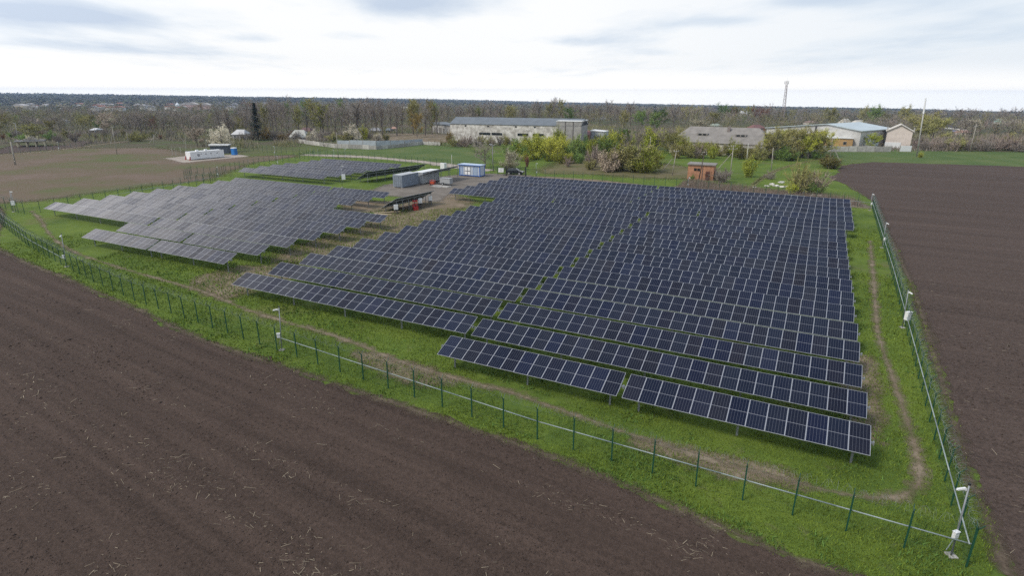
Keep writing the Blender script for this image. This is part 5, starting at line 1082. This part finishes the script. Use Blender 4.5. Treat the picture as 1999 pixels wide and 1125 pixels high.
def undergrowth():
    N = 120000; az = RS.uniform(-.86, .86, N); r = np.exp(RS.uniform(np.log(238), np.log(460), N)); x = r*np.sin(az); y = r*np.cos(az); k = (vnoise(x, y, 22, 31)*.6 + vnoise(x, y, 7, 32)*.4 > np.where(r < 285, .52, .42))
    for q in OPEN: k &= ~in_poly(x, y, q)
    x, y, r = x[k], y[k], r[k]; n = len(x); h = RS.uniform(.5, 2.6, n)*(.4 + 1.1*vnoise(x, y, 12, 33)); a = RS.uniform(0, 6.283, n); z = np.array([terrain(p, q) for p, q in zip(x, y)]); w = RS.uniform(.06, .16, n)
    base = np.stack([x, y, z], 1); sd_ = np.stack([np.cos(a)*w, np.sin(a)*w, np.zeros(n)], 1); tip = base + np.stack([np.cos(a*3)*h*.5, np.sin(a*3)*h*.5, h], 1); V = np.empty((n*3, 3)); V[0::3] = base - sd_; V[1::3] = base + sd_; V[2::3] = tip
    tag(inst('undergrowth', np_mesh('undergrowth', V, np.arange(n*3).reshape(n, 3), WOOD)), 'brown scrubby undergrowth below the trees beyond the site', 'undergrowth', None, 'stuff')
def tufts(name, x, y, h, w, mat, label, cat, blades=1, z=0., lean=.5):
    n = len(x); a = RS.uniform(0, 6.283, n); la = RS.uniform(0, 6.283, n); l = RS.uniform(.1, 1, n)*lean*h
    base = np.stack([x, y, np.full(n, z)], 1); side = np.stack([np.cos(a)*w, np.sin(a)*w, np.zeros(n)], 1); tip = base + np.stack([np.cos(la)*l, np.sin(la)*l, h], 1)
    V = np.empty((n*3, 3)); V[0::3] = base - side; V[1::3] = base + side; V[2::3] = tip
    return tag(inst(name, np_mesh(name, V, np.arange(n*3).reshape(n, 3), mat)), label, cat, None, 'stuff')
def near_grass():
    N = 420000; r = np.exp(RS.uniform(np.log(24), np.log(105), N)); az = RS.uniform(-.86, .80, N); x = r*np.sin(az); y = r*np.cos(az)
    SF = [p[:2] for p in SOIL_F]; SR = [p[:2] for p in SOIL_RT]
    jx = x + RS.normal(0, .22, N); jy = y + RS.normal(0, .22, N)
    bad = in_poly(jx, jy, SF) | in_poly(jx, jy, SR)
    pl = [(p.x, p.y) for p in PATH_L[::3]]; bad |= seg_dist(x, y, pl) < RS.uniform(.0, .5, N)
    n1 = vnoise(x, y, 2.2, 2); n2 = vnoise(x, y, 9, 3); bad |= (n2*.6 + n1*.4) < .30
    k = ~bad; x, y, r, n1, n2 = x[k], y[k], r[k], n1[k], n2[k]; n = len(x); sc = np.clip(r/38, .8, 2.2)
    h = RS.uniform(.05, .14, n)*(.6 + 1.2*n1)*np.sqrt(sc); tufts('grass', x, y, h, .020*sc*RS.uniform(.6, 1.4, n), GRASS, 'short green grass covering the fenced site', 'grass', lean=.9)
    # broad weeds in clumps
    N = 60000; r = np.exp(RS.uniform(np.log(24), np.log(80), N)); az = RS.uniform(-.8, .78, N); x = r*np.sin(az); y = r*np.cos(az)
    m = (vnoise(x, y, 3.2, 21)*.6 + vnoise(x, y, 1.1, 22)*.4 > .60) & ~in_poly(x, y, SF) & ~in_poly(x, y, SR) & (seg_dist(x, y, pl) > .9); x, y, r = x[m], y[m], r[m]; n = len(x)
    tufts('weeds', x, y, RS.uniform(.08, .26, n), .05*np.clip(r/40, .8, 1.8), leaf_mat('broad weeds', (.085, .15, .035), .4, 0), 'darker leafy weeds in clumps among the grass', 'weeds', lean=1.3)
near_grass()
OPEN = [pg((600, 300), (584, 281), (655, 290), (735, 294), (860, 284), (905, 288), (1000, 300), (960, 335), (800, 312)), pg((740, 258), (880, 258), (885, 283), (735, 280)), pg((1590, 340), (1590, 297), (1790, 296), (2300, 298), (2300, 340)), [tuple(G(a, b)[:2]) for a, b in ((875, 262), (1140, 262), (1135, 284), (880, 278))], pg((0, 300), (300, 268), (470, 300), (0, 330))]
undergrowth()
def soil_bits():
    N = 90000; r = np.exp(RS.uniform(np.log(20), np.log(75), N)); az = RS.uniform(-.95, .95, N); x = r*np.sin(az); y = r*np.cos(az)
    k = in_poly(x, y, SOIL_F) | in_poly(x, y, SOIL_RT); al = -x*sin(FURROW) + y*cos(FURROW)
    k &= (vnoise(al*6, np.zeros(N), 3.5, 4)*.4 + vnoise(x, y, 1.7, 6)*.6) > RS.uniform(.2, .75, N)
    x, y, r = x[k], y[k], r[k]; n = len(x); s = RS.gamma(2., .010, n)*np.clip(r/36, .8, 1.6) + .010
    # each clod a squashed, twisted tetra-octahedron
    T = np.array([[1, 0, 0], [0, 1, 0], [-1, 0, 0], [0, -1, 0], [0, 0, .75], [0, 0, -.5]], float); Fq = np.array([[0, 1, 4], [1, 2, 4], [2, 3, 4], [3, 0, 4], [1, 0, 5], [2, 1, 5], [3, 2, 5], [0, 3, 5]])
    V = T[None]*s[:, None, None]*RS.uniform(.55, 1.35, (n, 6, 1)); a = RS.uniform(0, 6.283, n); ca, sa = np.cos(a), np.sin(a)
    X = V[..., 0]*ca[:, None] - V[..., 1]*sa[:, None] + x[:, None]; Y = V[..., 0]*sa[:, None] + V[..., 1]*ca[:, None] + y[:, None]; Z = V[..., 2] + .035
    F = (Fq[None] + np.arange(n)[:, None, None]*6).reshape(-1, 3)
    o = inst('soil_clods', np_mesh('soil_clods', np.stack([X, Y, Z], -1).reshape(-1, 3), F, leaf_mat('dark clods', (.058, .043, .036), .4, 0))); tag(o, 'loose dark clods lying on the ploughed soil', 'soil clods', None, 'stuff')
    # straw
    N = 26000; r = np.exp(RS.uniform(np.log(20), np.log(85), N)); az = RS.uniform(-.95, .95, N); x = r*np.sin(az); y = r*np.cos(az); k = in_poly(x, y, SOIL_F) | in_poly(x, y, SOIL_RT)
    al = -x*sin(FURROW) + y*cos(FURROW); k &= (vnoise(al*3, x*.02, 4.2, 14)*.35 + vnoise(x, y, 4.5, 16)*.35 + vnoise(x, y, 1.3, 17)*.30) > RS.uniform(.42, .95, N)
    x, y, r = x[k], y[k], r[k]; n = len(x); l = RS.gamma(1.5, .05, n) + .03; a = FURROW + RS.normal(0, .8, n); w = RS.uniform(.006, .014, n)*np.clip(r/32, .9, 1.6); z = RS.uniform(.045, .075, n)
    d = np.stack([np.cos(a), np.sin(a), RS.uniform(-.12, .12, n)], 1); s_ = np.stack([-np.sin(a), np.cos(a), np.zeros(n)], 1)*w[:, None]; c = np.stack([x, y, z], 1)
    V = np.empty((n*4, 3)); V[0::4] = c - d*l[:, None] - s_; V[1::4] = c - d*l[:, None] + s_; V[2::4] = c + d*l[:, None] + s_*.7 + [0, 0, .006]; V[3::4] = c + d*l[:, None] - s_*.7 + [0, 0, .006]
    o = inst('straw', np_mesh('straw', V, np.arange(n*4).reshape(n, 4), leaf_mat('pale straw', (.27, .225, .165), .5, 0))); tag(o, 'pale straw stalks scattered over the ploughed soil', 'straw', None, 'stuff')
soil_bits()
def dead_weeds():
    P = np.array([G(a, b, 0)[:2] for a, b in ((1310, 372), (1345, 352), (1400, 360), (1470, 366), (1560, 376), (1660, 390), (1690, 405), (1620, 398), (1500, 388), (1400, 380))])
    N = 26000; x = RS.uniform(P[:, 0].min(), P[:, 0].max(), N); y = RS.uniform(P[:, 1].min(), P[:, 1].max(), N); k = in_poly(x, y, P); x, y = x[k], y[k]; n = len(x)
    tufts('dead_weeds', x, y, RS.uniform(.4, 1.3, n)*(.4+vnoise(x, y, 5, 3)), .03, leaf_mat('dead weed stalks', (.20, .16, .135), .4, 0), 'pinkish grey dead weeds standing behind the rear fence', 'dead weeds', lean=.4)
dead_weeds()
for i, (px, lab) in enumerate((((1507, 361), 'flat white rubble slab nearest the twiggy olive bush'), ((1518, 364), 'white rubble chunk in the middle of the dumped pile'), ((1531, 366), 'long white rubble slab at the right of the dumped pile'), ((1499, 364), 'small white rubble chunk at the left of the pile'), ((1526, 357), 'small pale rubble lump at the back of the pile'), ((1588, 382.5), 'pale boulder by the rear fence, left of two'), ((1601.5, 383), 'pale boulder by the rear fence, right of two'), ((1473, 366), 'lone pale rubble lump among dead weeds'))):
    p = G(*px, 0); m = MB(); rr = random.Random(i)
    for _ in range(4): s = rr.uniform(.2, .5); m.box(-s, -s*.6, 0, s, s*.6, s*rr.uniform(.4, .8), Matrix.Translation((rr.uniform(-.5, .5), rr.uniform(-.3, .3), 0)) @ Euler((rr.uniform(-.3, .3), rr.uniform(-.3, .3), rr.uniform(0, 3))).to_matrix().to_4x4())
    tag(m.build('rubble', M('chalky rubble', (.58, .56, .52), .9, 0, .15, 2), None, p), lab, 'rubble')

# ------------------------------------------------------------------ haze
hz, t, b = material('haze air'); t.n.remove(b); pv = t.new('ShaderNodeVolumePrincipled'); pv.inputs['Color'].default_value = (.50, .68, 1, 1); pv.inputs['Density'].default_value = 1.0e-4; pv.inputs['Anisotropy'].default_value = 0
t.l.new(pv.outputs[0], t.n['Material Output'].inputs['Volume']); hz.cycles.homogeneous_volume = True if hasattr(hz.cycles, 'homogeneous_volume') else None
tag(MB().box(-5250, -5250, -220, 5250, 5250, 44).build('haze', hz), kind='stuff')
